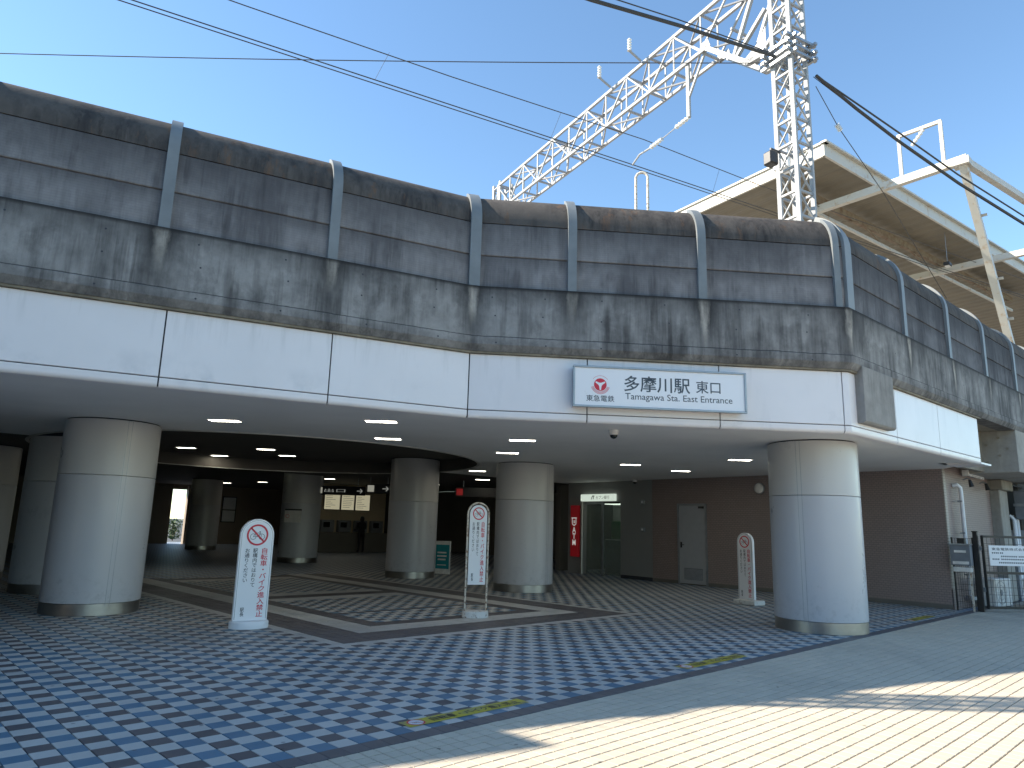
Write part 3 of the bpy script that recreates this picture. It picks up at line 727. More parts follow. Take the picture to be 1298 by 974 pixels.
dome_camera(8.71, 6.80, 2.998, 'white dome camera under the ceiling edge below the station name board')
dome_camera(17.95, 13.2, 2.998, 'dark dome camera under the ceiling by the grey wall')

# dark walls closing the concourse
def wallbox(name, a, b, m, label):
    t = wall_thing(name, ((a[0]+b[0])/2, (a[1]+b[1])/2, 0), label); MB().box2(a, b).build('wall_face', m, t); return t
wallbox('end_wall', (25.6, 4.9, 0), (25.9, 43.2, 3.3), m_darkwall, 'dark wall at the far right end of the dim concourse')
wallbox('side_blocking_wall', (-1.8, 11.2, 0), (-1.5, 43.2, 2.99), m_darkwall, 'unseen dark wall at the left, placed to block side light')  # out of view, set close in to keep left light off the columns
wallbox('rear_wall', (-9.3, 42.9, 0), (14.50, 43.2, 3.35), m_darkwall, 'dark rear wall left of the bright gap')
wallbox('rear_wall', (15.25, 42.6, 0), (25.6, 42.9, 3.35), m_backwall, 'brown rear wall right of the bright gap, with posters')
MB().box2((14.50, 42.9, 3.05), (15.25, 43.2, 3.35)).build('lintel', m_backwall, bpy.data.objects['rear_wall.001'])
wallbox('passage_wall', (19.2, 17.4, 0), (25.6, 17.6, 3.02), m_darkwall, 'dark passage wall left of the red sign')
t = wall_thing('ticket_wall', (19.4, 32.0, 0), 'lit cream wall with ticket machines deep inside the concourse')
MB().box2((17.5, 32.0, 0), (21.6, 32.25, 3.34)).build('wall_face', m_cream, t)
MB().box2((17.6, 31.5, 0), (21.5, 31.995, .95)).build('counter', m_darkwall, t, bevel=.02)
for i in range(4):
    MB().box2((17.8+i*.95, 31.75, .96), (18.5+i*.95, 31.99, 1.55)).build('ticket_machine', m_greymetal, t, bevel=.02)
    MB().box2((17.9+i*.95, 31.735, 1.2), (18.25+i*.95, 31.748, 1.45)).build('screen', m_glass, t)
for x0, x1, lab in ((17.95, 18.85, 'left'), (18.9, 19.67, 'middle'), (19.72, 20.6, 'right')):
    t = thing('fare_map', ((x0+x1)/2, 31.95, 2.06), f'{lab} of the three lit fare map boards above the ticket machines', 'map board', 'lit fare maps')
    MB().box2((x0, 31.94, 2.04), (x1, 31.99, 2.88)).build('frame', m_blackm, t); MB().box2((x0+.03, 31.93, 2.07), (x1-.03, 31.939, 2.85)).build('face', m_map, t)
    mb = MB()
    for i in range(7): mb.box2((x0+.1, 31.926, 2.72-i*.09), (x0+.1+random.uniform(.25, .6), 31.929, 2.735-i*.09))
    mb.build('print_lines', m_slate, t, kind='stuff')
for x, lab in ((16.3, 'pale poster board on the brown rear wall, left one'), (17.25, 'pale poster board on the brown rear wall, right one')):
    t = thing('poster_board', (x+.4, 42.58, 1.3), lab, 'poster', 'posters on the rear wall')
    MB().box2((x, 42.55, 1.25), (x+.85, 42.595, 2.75)).build('frame', m_blackm, t)
    for z0, z1 in ((1.3, 1.95), (2.0, 2.7)): MB().box2((x+.05, 42.54, z0), (x+.8, 42.549, z1)).build('sheet', m_white, t)

# hanging direction signs
def hang_sign(x, y, w, rz, label, body, arrow, accent):
    t = thing('hanging_sign', (x, y, 2.45), label, 'sign', 'black hanging direction signs', rz=rz)
    MB().box((0, 0, .16), (w, .10, .32)).build('sign_box', m_blackm, t, world=False, bevel=.008)
    for sx in (-.35, .35): MB().tube([(w*sx, 0, .32), (w*sx, 0, .88)], .014, 8).build('hanger', m_alu, t, world=False)
    M = face_matrix((0, -.0515, 0), (1, 0), (0, -1))
    mb = MB(); flat(mb, M, [(-w/2+.05, .05), (-w/2+.05+.22, .05), (-w/2+.27, .27), (-w/2+.05, .27)], .001); mb.build('pictogram', accent, t, world=False)
    if body: text_mesh(body, m_dimtext, 'lettering', t, M @ Matrix.Translation((-w/2+.34, .10, 0)), w*.42, .12)
    mb = MB(); ax = w/2-.2
    for a in arrow: stroke(mb, M, (ax+a[0], .16+a[1]), (ax+a[2], .16+a[3]), .028, .001)
    mb.build('arrow', m_dimtext, t, world=False)
m_dimtext = glow('dim_lit_lettering', (.7, .72, .66), .12); m_dimpict = glow('dim_lit_pictogram', (.75, .74, .62), .14); m_dimred = glow('dim_red_mark', (.5, .03, .03), .10)
RA = ((-.1, 0, .1, 0), (.02, .08, .1, 0), (.02, -.08, .1, 0)); UA = ((0, -.1, 0, .1), (-.08, .02, 0, .1), (.08, .02, 0, .1))
hang_sign(13.9, 23.6, 1.85, R(-44), 'black hanging sign with a right arrow above the cream ticket wall', '出口', RA, m_dimpict)
hang_sign(13.6, 20.6, .85, R(-44), 'short black hanging sign just left of the dim column by the teal poster', '', RA, m_dimpict)
hang_sign(16.6, 18.7, 1.9, R(-44), 'black hanging sign with an up arrow between the two middle columns', '', UA, m_dimred)

# person at the ticket machines
t = thing('person', (19.70, 31.15, 0), 'person in dark clothes standing with back turned at the ticket machines', 'person')
SK = {'pel': ((0, 0, .98), .15), 'bel': ((0, .01, 1.12), .15), 'che': ((0, 0, 1.33), .165), 'nec': ((0, .0, 1.50), .06), 'hea': ((0, .02, 1.60), .085), 'top': ((0, .02, 1.69), .075),
      'shl': ((-.19, 0, 1.42), .07), 'ell': ((-.25, .06, 1.15), .05), 'wrl': ((-.20, .28, 1.08), .035), 'shr': ((.19, 0, 1.42), .07), 'elr': ((.25, .08, 1.16), .05), 'wrr': ((.16, .30, 1.15), .035),
      'hil': ((-.10, 0, .93), .11), 'knl': ((-.11, .01, .50), .075), 'anl': ((-.12, -.02, .10), .05), 'fol': ((-.13, .12, .045), .045), 'hir': ((.10, 0, .93), .11), 'knr': ((.12, .0, .50), .075), 'anr': ((.13, -.04, .10), .05), 'for': ((.15, .10, .045), .045),
      'hnl': ((-.19, .37, 1.09), .03), 'hnr': ((.14, .39, 1.17), .03)}
ED = 'pel-bel bel-che che-nec nec-hea hea-top che-shl shl-ell ell-wrl wrl-hnl che-shr shr-elr elr-wrr wrr-hnr pel-hil hil-knl knl-anl anl-fol pel-hir hir-knr knr-anr anr-for'.split()
ks = list(SK); me = bpy.data.meshes.new('body'); me.from_pydata([SK[k][0] for k in ks], [(ks.index(e.split('-')[0]), ks.index(e.split('-')[1])) for e in ED], [])
tmp = link(bpy.data.objects.new('body_source', me)); sk = tmp.modifiers.new('s', 'SKIN')
for i, k in enumerate(ks):
    me.skin_vertices[0].data[i].radius = (SK[k][1], SK[k][1]*.8); me.skin_vertices[0].data[i].use_root = (k == 'pel')
sb = tmp.modifiers.new('d', 'SUBSURF'); sb.levels = 2
dg = bpy.context.evaluated_depsgraph_get(); dg.update(); mm = bpy.data.meshes.new_from_object(tmp.evaluated_get(dg)); bpy.data.objects.remove(tmp)
mm.materials.clear(); mm.materials.append(m_cloth); mm.shade_smooth(); o = link(bpy.data.objects.new('body', mm)); o.parent = t
b = MB(); b.lathe([(.02, 1.50), (.085, 1.53), (.105, 1.62), (.10, 1.70), (.07, 1.755), (.01, 1.775)], 20); b.build('hair', m_hair, t, smooth=True, world=False)

# teal poster stand
t = thing('poster_stand', (13.72, 17.16, 0), 'small teal poster stand against the dim middle column', 'poster stand', rz=math.atan2(-.43, .2))
MB().box((0, .02, .52), (.50, .03, .96)).build('board', m_porc, t, world=False, bevel=.004)
MB().box((0, .0, .54), (.44, .008, .70)).build('poster', m_teal, t, world=False)
mb = MB()
for i, (w, z) in enumerate(((.30, .66), (.32, .56), (.26, .46), (.3, .30))): mb.box((-.02, -.0055, z), (w, .002, .045 if i < 3 else .02))
mb.build('print_lines', m_porc, t, world=False, kind='stuff')
for sx in (-.2, .2): MB().bar((sx, .02, .05), (sx, .25, .0), .02).build('foot', m_alu, t, world=False)
# notice plate on the far column
t = thing('notice_plate', (12.36, 24.12, 1.5), 'small notice plate fixed on the far dim column', 'notice', rz=math.atan2(12.36-12.91, -(24.12-24.61)))
MB().box((0, 0, .12), (.62, .012, .42)).build('plate', m_porc, t, world=False); MB().box((0, 0, .36), (.62, .014, .05)).build('top_bar', m_blackm, t, world=False)
mb = MB(); ring(mb, face_matrix((-.2, -.0075, .13), (1, 0), (0, -1)), .07, .055, 20); mb.build('red_ring', m_red, t, world=False)

# ceiling lights
proto = None
def ceiling_light(x, y, z, label, rz=0.0):
    global proto
    if proto is None:
        t = thing('ceiling_light', (x, y, z), label, 'light', 'recessed ceiling lights', rz=rz)
        mb = MB()
        for a, b in (((-.25, -.12, 0), (.25, -.10, 0)), ((-.25, .10, 0), (.25, .12, 0)), ((-.25, -.10, 0), (-.23, .10, 0)), ((.23, -.10, 0), (.25, .10, 0))): mb.box2((a[0], a[1], -.012), (b[0], b[1], -.001))
        mb.build('frame', m_white, t, world=False); MB().box((0, 0, -.005), (.452, .192, .006)).build('diffuser', m_lamp, t, world=False); proto = t
    else:
        t = copy_tree(proto); t.location = (x, y, z); t.rotation_euler = (0, 0, rz); t['label'] = label
LR = R(-43)
for x, y, lab in ((4.39, 11.07, 'ceiling light nearest the left column, just in front of the round coffer rim'), (5.94, 9.05, 'front one of the pair of ceiling lights left of the tall rusty sign'), (7.29, 10.85, 'rear one of the pair of ceiling lights left of the tall rusty sign'),
                  (8.83, 8.93, 'front one of the two ceiling lights above the middle column'), (10.22, 10.77, 'rear one of the two ceiling lights above the middle column'), (13.69, 10.19, 'ceiling light above the cash machine room, left of the steel door'),
                  (15.77, 10.16, 'ceiling light above the steel door'), (13.87, 7.48, 'ceiling light just left of the top of the pale column'), (13.27, 15.2, 'nearer of the two ceiling lights seen between the middle columns'), (15.92, 17.95, 'farther of the two ceiling lights seen between the middle columns')):
    ceiling_light(x, y, 3.0, lab, LR)
for x, y, lab in ((6.91, 19.84, 'light in the round coffer nearest the left column'), (8.44, 21.4, 'dim light low in the round coffer near the left column'), (8.39, 18.2, 'light in the round coffer, left of a close pair'), (9.62, 19.44, 'light in the round coffer, right of a close pair'),
                  (15.44, 37.84, 'far ceiling light near the posters, left one'), (15.99, 34.7, 'far ceiling light near the posters, right one'), (16.17, 28.43, 'ceiling light above the left fare map'), (16.12, 25.01, 'ceiling light above the right fare map'), (20.9, 27.0, 'far ceiling light just right of the dim column')):
    ceiling_light(x, y, 3.33, lab, LR)

# shrub outside the rear gap
def shrub(x, y, h, n, label, cat='shrub', leaf=.06):
    t = thing('shrub', (x, y, 0), label, cat); mb = MB()
    for i in range(n):
        a = random.uniform(0, 6.28); r_ = random.uniform(0, .5)*h; z = random.uniform(.1, 1)*h
        c = Vector((math.cos(a)*r_*.7, math.sin(a)*r_*.7, z)); d = Vector((random.uniform(-1, 1), random.uniform(-1, 1), random.uniform(-.2, 1))).normalized(); e = d.orthogonal().normalized()
        mb.add([c, c+d*leaf+e*leaf*.45, c+d*leaf*2, c+d*leaf-e*leaf*.45], [(0, 1, 2, 3)])
    mb.build('foliage', m_leaf, t, world=False, kind='stuff')
    mb = MB()
    for i in range(6):
        a = i*1.05; mb.tube([(0, 0, 0), (math.cos(a)*h*.12, math.sin(a)*h*.12, h*.45), (math.cos(a)*h*.25, math.sin(a)*h*.25, h*.8)], [.015, .01, .004], 5)
    mb.build('stems', m_rust, t, world=False, kind='stuff')
shrub(16.25, 47.2, 1.3, 500, 'green shrub seen outside through the bright rear gap', leaf=.09)

# ================================================================== STATION NAME BOARD
A0 = V1 + NRM[1]*.15
def onM(s, z, o=0.0): p = A0 + dM*s + NRM[1]*o; return Vector((p.x, p.y, z))
c = onM(2.70, 3.15); t = thing('station_name_board', c, 'white station name board with red round emblem and dark lettering above the entrance', 'sign')
Mw = face_matrix(onM(1.45, 3.15, 0), dM, NRM[1]); W_, H_ = 2.51, .59
def fbox(x0, x1, y0, y1, z0, z1, m, nm, bev=.0, par=None):
    mb = MB(); mb.prism([(x0, y0), (x1, y0), (x1, y1), (x0, y1)], Mw @ Matrix.Translation((0, 0, z0)), z1-z0); return mb.build(nm, m, par or t, bevel=bev)
fbox(.02, W_-.02, .02, H_-.02, -.148, -.002, m_alu, 'back_box')
face = fbox(.022, W_-.022, .022, H_-.022, -.002, .004, m_signwhite, 'face')
for a in ((0, W_, 0, .028), (0, W_, H_-.028, H_), (0, .028, .028, H_-.028), (W_-.028, W_, .028, H_-.028)): fbox(*a, -.02, .022, m_alu, 'frame_rail', .004)
Ml = Matrix.Translation(-c) @ Mw @ Matrix.Translation((0, 0, .0045))
def put(body, x0, x1, y0, y1, m=None, off=0.0, par=None): return text_mesh(body, m or m_slate, 'lettering', par or face, Ml @ Matrix.Translation((x0, y0, 0)), x1-x0, y1-y0, off)
put('多摩川駅', .73, 1.685, .245, .475, off=.012); put('東口', 1.77, 2.13, .265, .445, off=.008)
put('Tamagawa Sta. East Entrance', .745, 2.30, .105, .225, off=.004); put('東急電鉄', .19, .59, .085, .175, off=.008)
mb = MB(); Mr = Mw @ Matrix.Translation((.39, .325, .0048))
ring(mb, Mr, .090, .0, 40, .0004, sx=1.0); mb.build('emblem_disc', m_red, face)
mb = MB()
for r_ in (.106, .120, .134): ring(mb, Mr, r_, r_-.006, 30, .0004, a0=R(195), a1=R(345))
ring(mb, Mr, .130, .126, 20, .0004, a0=R(35), a1=R(145)); mb.build('emblem_rings', m_red, face)
mb = MB(); tip = [(R(30+120*k)) for k in range(3)]; P = []
for k in range(3):
    a = tip[k]; P += [(.078*math.cos(a-.13), .078*math.sin(a-.13)), (.078*math.cos(a+.13), .078*math.sin(a+.13)), (.028*math.cos(a+R(38)), .028*math.sin(a+R(38))), (.026*math.cos(a+R(60)), .026*math.sin(a+R(60))), (.028*math.cos(a+R(82)), .028*math.sin(a+R(82)))]
n = len(P); mb.add([Mr @ Vector((0, 0, .0012))] + [Mr @ Vector((x, y, .0012)) for x, y in P], [(0, 1+q, 1+(q+1) % n) for q in range(n)]); mb.build('emblem_star', m_signwhite, face)

# ================================================================== STANDING SIGNS
def bicycle(mb, M, s, d=.0012):
    ring(mb, M, .27*s, .235*s, 20, d, (-.38*s, -.16*s)); ring(mb, M, .27*s, .235*s, 20, d, (.38*s, -.16*s))
    for a, b in (((-.38, -.16), (-.16, .16)), ((-.16, .16), (.22, .2)), ((.22, .2), (.38, -.16)), ((-.16, .16), (.02, -.16)), ((.02, -.16), (.22, .2)), ((-.38, -.16), (.02, -.16)), ((-.2, .24), (-.14, .1)), ((.2, .3), (.24, .16)), ((-.28, .25), (-.12, .25)), ((.1, .32), (.26, .3))):
        stroke(mb, M, Vector(a)*s, Vector(b)*s, .035*s, d)
def stand_sign(x, y, rz, kind, label, h, w):
    t = thing('standing_sign', (x, y, 0), label, 'sign', 'no bicycles standing signs', rz=rz)
    z0 = h-1.36 if kind == 'tube' else .10
    r_ = w/2
    def outline(rr, zb): return [(-rr, zb)] + [(rr, zb)] + [(rr*math.cos(R(180)*i/16), h-r_+rr*math.sin(R(180)*i/16)) for i in range(17)]
    F = face_matrix((0, 0, 0), (1, 0), (0, -1))
    if kind == 'tube':
        rb = r_-.012; pts = [(-rb, 0, .10)] + [(-rb*math.cos(R(180)*i/14), 0, h-r_+rb*math.sin(R(180)*i/14)) for i in range(15)] + [(rb, 0, .10)]
        MB().tube(pts, .016, 10).build('tube_frame', m_rusty, t, smooth=True, world=False)
        mb = MB(); mb.prism(outline(r_-.045, z0), F @ Matrix.Translation((0, 0, -.010)), .02); board = mb.build('board', m_signwhite, t, world=False); zf = .0105
        prof = [(1.0, .0), (1.02, .04), (.97, .10), (.2, .115)]
        mb = MB(); mb.lathe([(a*w*.56, z) for a, z in prof], 36); mb.v = [(p[0], p[1]*.75, p[2]+random.uniform(-.004, .004)) for p in mb.v]; mb.build('weight_base', m_base, t, world=False, smooth=True); ww = w-.09
    else:
        mb = MB(); mb.prism(outline(r_, z0), F @ Matrix.Translation((0, 0, -.035)), .07); board = mb.build('board', m_signwhite, t, world=False, bevel=.006)
        mb = MB(); rr, ri = r_-.018, r_-.026
        P = [(q*math.cos(R(180)*i/20), h-r_+q*math.sin(R(180)*i/20)) for i in range(21) for q in (rr, ri)]
        V = [(rr, z0+.02), (ri, z0+.02)] + P + [(-rr, z0+.02), (-ri, z0+.02)]
        mb.add([F @ Vector((a, b, .0358)) for a, b in V], [(2*i, 2*i+1, 2*i+3, 2*i+2) for i in range(len(V)//2-1)]); mb.build('edge_line', m_alu, board, world=False); zf = .036
        if kind == 'round':
            mb = MB(); mb.lathe([(.99*w*.57, 0), (1.0*w*.57, .02), (1.0*w*.57, .085), (.94*w*.57, .10), (.02, .101)], 40); mb.v = [(p[0], p[1]*.7, p[2]) for p in mb.v]; mb.build('weight_base', m_basewhite, t, world=False, smooth=True)
        else:
            MB().box((.04, 0, .05), (w*1.35, .36, .095)).build('weight_base', m_base, t, world=False, bevel=.012)
        ww = w-.03
    Mf = F @ Matrix.Translation((0, 0, zf)); cz = h-r_-.0 + .01; rr = ww*.34
    Mc = Mf @ Matrix.Translation((0, cz, 0))
    mb = MB(); bicycle(mb, Mc, rr*1.05); mb.build('bicycle_pictogram', m_black, board, world=False)
    mb = MB(); ring(mb, Mc, rr, rr*.83, 36, .0018); stroke(mb, Mc, (-rr*.65, rr*.65), (rr*.65, -rr*.65), rr*.16, .0018); mb.build('prohibition_ring', m_red, board, world=False)
    top = cz-rr-.03; bot = z0+.05; cw = ww*.22
    def col(body, xc, zt, zb, m, wd, off): text_mesh('\n'.join(body), m, 'lettering', board, Mf @ Matrix.Translation((xc-wd/2, zb, .0008)), wd, zt-zb, off, line=1.0, align='CENTER')
    Hh = top-bot
    col('自転車・バイク進入禁止', ww*.27, top, bot, m_red, cw, .010)
    col('駅構内ではおりて', ww*-.02, top-.01, top-Hh*.57, m_black, cw*.68, .006)
    col('お通りください', ww*-.27, top-.01, top-Hh*.50, m_black, cw*.68, .006)
    col('駅長', ww*-.27, bot+Hh*.135, bot+.01, m_black, cw*.55, .006)
    return t
def facing(x, y, extra=0.0): return math.atan2(y, x) - R(90) + extra   # front (-Y) turned to the square in front
stand_sign(4.62, 10.05, facing(4.6, 10, R(14)), 'round', 'white rounded no-bicycles standing sign on a thick white foot, left one', 1.50, .47)
stand_sign(8.14, 9.25, facing(8.1, 9.2, R(20)), 'tube', 'tall rusty tube-framed no-bicycles standing sign in the middle', 1.88, .40)
stand_sign(14.57, 7.80, facing(14.5, 7.8, R(-38)), 'block', 'small no-bicycles standing sign on a block foot, left of the pale column', 1.49, .40)

# yellow floor stickers
def sticker(x0, x1, y0, y1, label, named):
    t = thing('floor_sticker', ((x0+x1)/2, (y0+y1)/2, 0), label, 'sticker', 'yellow no bicycles floor stickers'); w, d = x1-x0, y1-y0
    mb = MB(); n = 14; rr = d*.52
    mb.add([(x, y, .0032) for x, y in ((-w/2-.02, -d/2), (w/2, -d/2), (w/2, d/2), (-w/2-.02, d/2))], [(0, 1, 2, 3)])
    mb.build('yellow_sheet', m_yellow, t, world=False)
    M = Matrix.Translation((-w/2+.09, 0, .0045)); mb = MB(); ring(mb, M, d*.46, 0, 28, 0); mb.build('white_disc', m_white, t, world=False)
    mb = MB(); ring(mb, M, d*.46, d*.38, 28, .0008); stroke(mb, M, (-d*.28, d*.28), (d*.28, -d*.28), d*.06, .0008); mb.build('prohibition_ring', m_red, t, world=False)
    mb = MB(); bicycle(mb, M, d*.36, .0006); mb.build('bicycle_pictogram', m_black, t, world=False)
    text_mesh('自転車・バイク進入禁止', m_black, 'lettering', t, Matrix.Translation((-w/2+.23, -d*.3, .0045)), w-.30, d*.6, .008)
sticker(3.47, 4.72, 4.605, 4.765, 'yellow no-bicycles floor sticker nearest the camera, beside the dark border', True)
sticker(7.22, 8.55, 4.60, 4.765, 'yellow no-bicycles floor sticker in front of the pale column', True)
sticker(14.6, 15.95, 4.60, 4.765, 'far yellow floor sticker to the right of the pale column', True)

# ================================================================== CATENARY GANTRY
T2 = Vector((11.756, 5.062, 0)); EA = R(75); Ed = Vector((math.cos(EA), math.sin(EA), 0)); Kd = Vector((math.cos(EA-math.pi/2), math.sin(EA-math.pi/2), 0)); Zd = Vector((0, 0, 1))
gan = thing('catenary_gantry', (T2.x, T2.y, 4.6), 'white steel lattice railway gantry with a beam reaching left over the tracks', 'gantry')
def gpart(nm, p, q, w, h=None, m=None, ang=False):
    mb = MB(); (mb.angle(p, q, w, .012) if ang else mb.bar(p, q, w, h)); return mb.build(nm, m or m_lattice, gan)
def tower(base, zt, w=.195, step=.47, z0=4.6):
    cs = [base + Ed*a*w + Kd*b*w for a, b in ((-1, -1), (1, -1), (1, 1), (-1, 1))]
    for c_ in cs: gpart('leg', c_+Zd*z0, c_+Zd*zt, .072, .072)
    for f in range(4):
        a, b = cs[f], cs[(f+1) % 4]; n = int((zt-z0)/step); i = 0
        for i in range(n):
            za, zb = z0+i*step, z0+(i+1)*step
            if zb < 5.6: continue
            gpart('horizontal_brace', a+Zd*zb, b+Zd*zb, .04, .04)
            if f in (0, 1): gpart('diagonal_brace', b+Zd*za, a+Zd*zb, .032, .02)
            else: gpart('diagonal_brace', a+Zd*za, b+Zd*zb, .032, .02)
tower(T2, 12.75)
far = T2 + Ed*11.4; tower(far, 12.55, .22, .6, 4.6)
BZ0, BZ1, KO = 11.5, 12.4, (-.24, .26)
NB = 13; t0_, t1_ = .3, 11.3; st_ = (t1_-t0_)/NB
for ko in KO:
    for z in (BZ0, BZ1): gpart('chord', T2+Ed*(t0_+(1.5 if z == BZ0 else 0))+Kd*ko+Zd*z, T2+Ed*t1_+Kd*ko+Zd*z, .062, .07)
    gpart('knee_chord', T2+Ed*.28+Kd*ko+Zd*10.42, T2+Ed*.75+Kd*ko+Zd*10.47, .10, .10); gpart('knee_chord', T2+Ed*.75+Kd*ko+Zd*10.47, T2+Ed*1.85+Kd*ko+Zd*BZ0, .10, .10)
    gpart('knee_strut', T2+Ed*.28+Kd*ko+Zd*11.35, T2+Ed*1.05+Kd*ko+Zd*10.75, .07, .07); gpart('knee_strut', T2+Ed*.3+Kd*ko+Zd*BZ1, T2+Ed*1.1+Kd*ko+Zd*10.8, .07, .07)
    for i in range(NB):
        a, b = t0_+i*st_, t0_+(i+1)*st_
        if i < 1: continue
        if i % 2: p, q = T2+Ed*a+Kd*ko+Zd*BZ1, T2+Ed*b+Kd*ko+Zd*BZ0
        else: p, q = T2+Ed*a+Kd*ko+Zd*BZ0, T2+Ed*b+Kd*ko+Zd*BZ1
        gpart('diagonal_brace', p, q, .038, .036)
        gpart('vertical_brace', T2+Ed*b+Kd*ko+Zd*BZ0, T2+Ed*b+Kd*ko+Zd*BZ1, .03, .03)
    mb = MB(); F = Matrix.Translation(T2+Kd*(ko+(-.05 if ko < 0 else .05))) @ Matrix(((Ed.x, 0, Kd.x, 0), (Ed.y, 0, Kd.y, 0), (0, 1, 0, 0), (0, 0, 0, 1)))
    mb.prism([(.26, 10.36), (.62, 10.41), (.80, 10.55), (.42, 10.72), (.26, 10.95)], F, .012); mb.build('gusset_plate', m_lattice, gan)
    mb = MB(); mb.prism([(1.68, 11.44), (2.02, 11.44), (1.95, 11.64), (1.75, 11.64)], F, .012); mb.build('gusset_plate', m_lattice, gan)
for z in (BZ0, BZ1):
    for i in range(1, NB+1):
        a = t0_+i*st_; gpart('cross_brace', T2+Ed*a+Kd*KO[0]+Zd*z, T2+Ed*a+Kd*KO[1]+Zd*z, .045, .045)
        if i < NB: gpart('cross_brace', T2+Ed*a+Kd*KO[i % 2]+Zd*z, T2+Ed*(a+st_)+Kd*KO[(i+1) % 2]+Zd*z, .035, .035)
for z in (10.06, 10.20, 10.36):
    for sg in (-1, 1):
        gpart('clamp_channel', T2+Kd*sg*.27-Ed*.40+Zd*z, T2+Kd*sg*.27+Ed*.40+Zd*z, .06, .05, m_alu); gpart('clamp_channel', T2+Ed*sg*.27-Kd*.40+Zd*(z+.052), T2+Ed*sg*.27+Kd*.40+Zd*(z+.052), .06, .05, m_alu)
# steady arm hanging from the beam
def insulator(parent, p, q, nm='insulator'):
    p, q = Vector(p), Vector(q); mb = MB(); n = 9; pts = [p+(q-p)*i/n for i in range(n+1)]; mb.tube(pts, [.03 if i % 2 else .055 for i in range(n+1)], 10); return mb.build(nm, m_porc, parent, smooth=False)
p0 = T2+Ed*2.45+Zd*BZ0; p1 = T2+Ed*2.45+Zd*10.22
gpart('drop_arm', p0-Kd*.2, p1-Kd*.2, .07, .07); gpart('drop_arm_stay', T2+Ed*1.9-Kd*.2+Zd*BZ0, T2+Ed*2.42-Kd*.2+Zd*10.7, .045, .045)
WL = T2 + Ed*4.2
a1 = p1-Kd*.2; a2 = T2+Ed*2.85-Kd*.22+Zd*10.17; a3 = T2+Ed*3.25-Kd*.26+Zd*10.09; a4 = T2+Ed*3.6-Kd*.3+Zd*10.03; a5 = WL-Kd*.35+Zd*9.86
insulator(gan, a1, a2); mb = MB(); mb.tube([a2, a3], .012, 6).build('steady_rod', m_lattice, gan); insulator(gan, a3, a4)
mb = MB(); mb.tube([a4, T2+Ed*3.95-Kd*.33+Zd*10.02, a5], .022, 8); mb.build('steady_arm', m_lattice, gan, smooth=True)
for tt, kk in ((3.9, -.3), (5.1, -.3)):
    q = T2+Ed*tt+Kd*kk+Zd*(BZ1+.03); gpart('insulator_bracket', q, q-Kd*.35+Zd*.15, .04); insulator(gan, q-Kd*.35+Zd*.15, q-Kd*.35+Zd*.47)
# flood lamp on the tower
mb = MB(); q = T2-Kd*.5+Ed*.1+Zd*8.05; mb.box(q, (.2, .2, .26), Matrix.Rotation(EA, 3, 'Z')); o = mb.build('flood_lamp', m_blackm, gan, bevel=.03)
gpart('lamp_bracket', T2-Kd*.25+Ed*.1+Zd*8.25, q+Zd*.2, .035, .035, m_blackm)

# overhead wires
def wire(pts, r_, label, m=None, n=24, sag=0.0):
    P = [Vector(p) for p in pts]
    if len(P) == 2:
        P = [P[0].lerp(P[1], i/n) - Zd*sag*4*(i/n)*(1-i/n) for i in range(n+1)]
    o = MB(); o.tube(P, r_, 6); o = o.build('overhead_wire', m or m_wire, smooth=True); tag(o, label, 'wire', 'overhead wires above the viaduct'); return o
def wl(s, z, e=0.0): p = WL + Kd*s + Ed*e; return (p.x, p.y, z)
wire([wl(-28, 9.8), wl(-8, 9.86), wl(-.35, 9.88), wl(9, 9.84), wl(34, 9.8)], .011, 'upper of the close pair of contact wires crossing the sky')
wire([wl(-28, 9.72), wl(-8, 9.78), wl(-.35, 9.80), wl(9, 9.76), wl(34, 9.72)], .010, 'lower of the close pair of contact wires crossing the sky')
wire([wl(-28, 10.5), wl(-9, 10.47), wl(-5, 10.5), wl(0, 10.63), wl(4, 10.5), wl(34, 10.4)], .010, 'thin carrier wire running above the pair of contact wires')
for s in (-6.6, -2.6, 2.2, 5.0):
    o = MB(); o.tube([wl(s, 9.86), wl(s+.25, 10.55)], .004, 5); tag(o.build('dropper_wire', m_wire), None); o = bpy.data.objects[[x.name for x in bpy.data.objects if x.name.startswith('dropper_wire')][-1]]
    tag(o, {-6.6: 'hair-thin dropper between the carrier and contact wires near the top left', -2.6: 'hair-thin dropper between the wires left of the gantry beam', 2.2: 'hair-thin dropper between the wires above the U pipe', 5.0: 'hair-thin dropper between the wires in front of the platform roof'}[s], 'wire', 'droppers between the wires')
wire([(11.70, 5.36, 10.22), (1.19, 15.85, 10.2)], .009, 'level thin wire running left from the gantry across the sky', sag=.06)
wire([(1.19, 15.85, 10.2), (-14, 31, 10.4)], .009, 'far left run of the level thin wire', sag=.1) if False else None
wire([(10.9, 4.93, 9.72), (8.74, 5.51, 9.44), (7.1, 5.95, 9.18), (2.0, 7.3, 8.6), (-6, 9.4, 8.2)], .030, 'thick black cable reaching the gantry from the upper left', m_cable)
wire([(10.9, 4.97, 9.80), (8.74, 5.55, 9.58), (7.1, 5.99, 9.36), (2.0, 7.35, 8.9), (-6, 9.4, 8.5)], .010, 'thin black cable just above the thick cable left of the gantry', m_cable)
RC = [(11.95, 4.66, 9.74), (13.0, 4.36, 9.42), (14.24, 4.03, 9.13), (16.14, 3.53, 8.79), (18.54, 2.88, 8.47), (26, 1.0, 7.9), (36, -1.5, 7.6)]
wire(RC, .032, 'thick black cable sagging right from the gantry', m_cable)
wire([(x, y, z+.20*min(1, i*.6)) for i, (x, y, z) in enumerate(RC)], .018, 'thinner black cable just above the thick one right of the gantry', m_cable)
wire([(x, y+.05, z+.08*min(1, i*.6)) for i, (x, y, z) in enumerate(RC)], .007, 'hair-thin cable between the two black cables right of the gantry', m_cable)
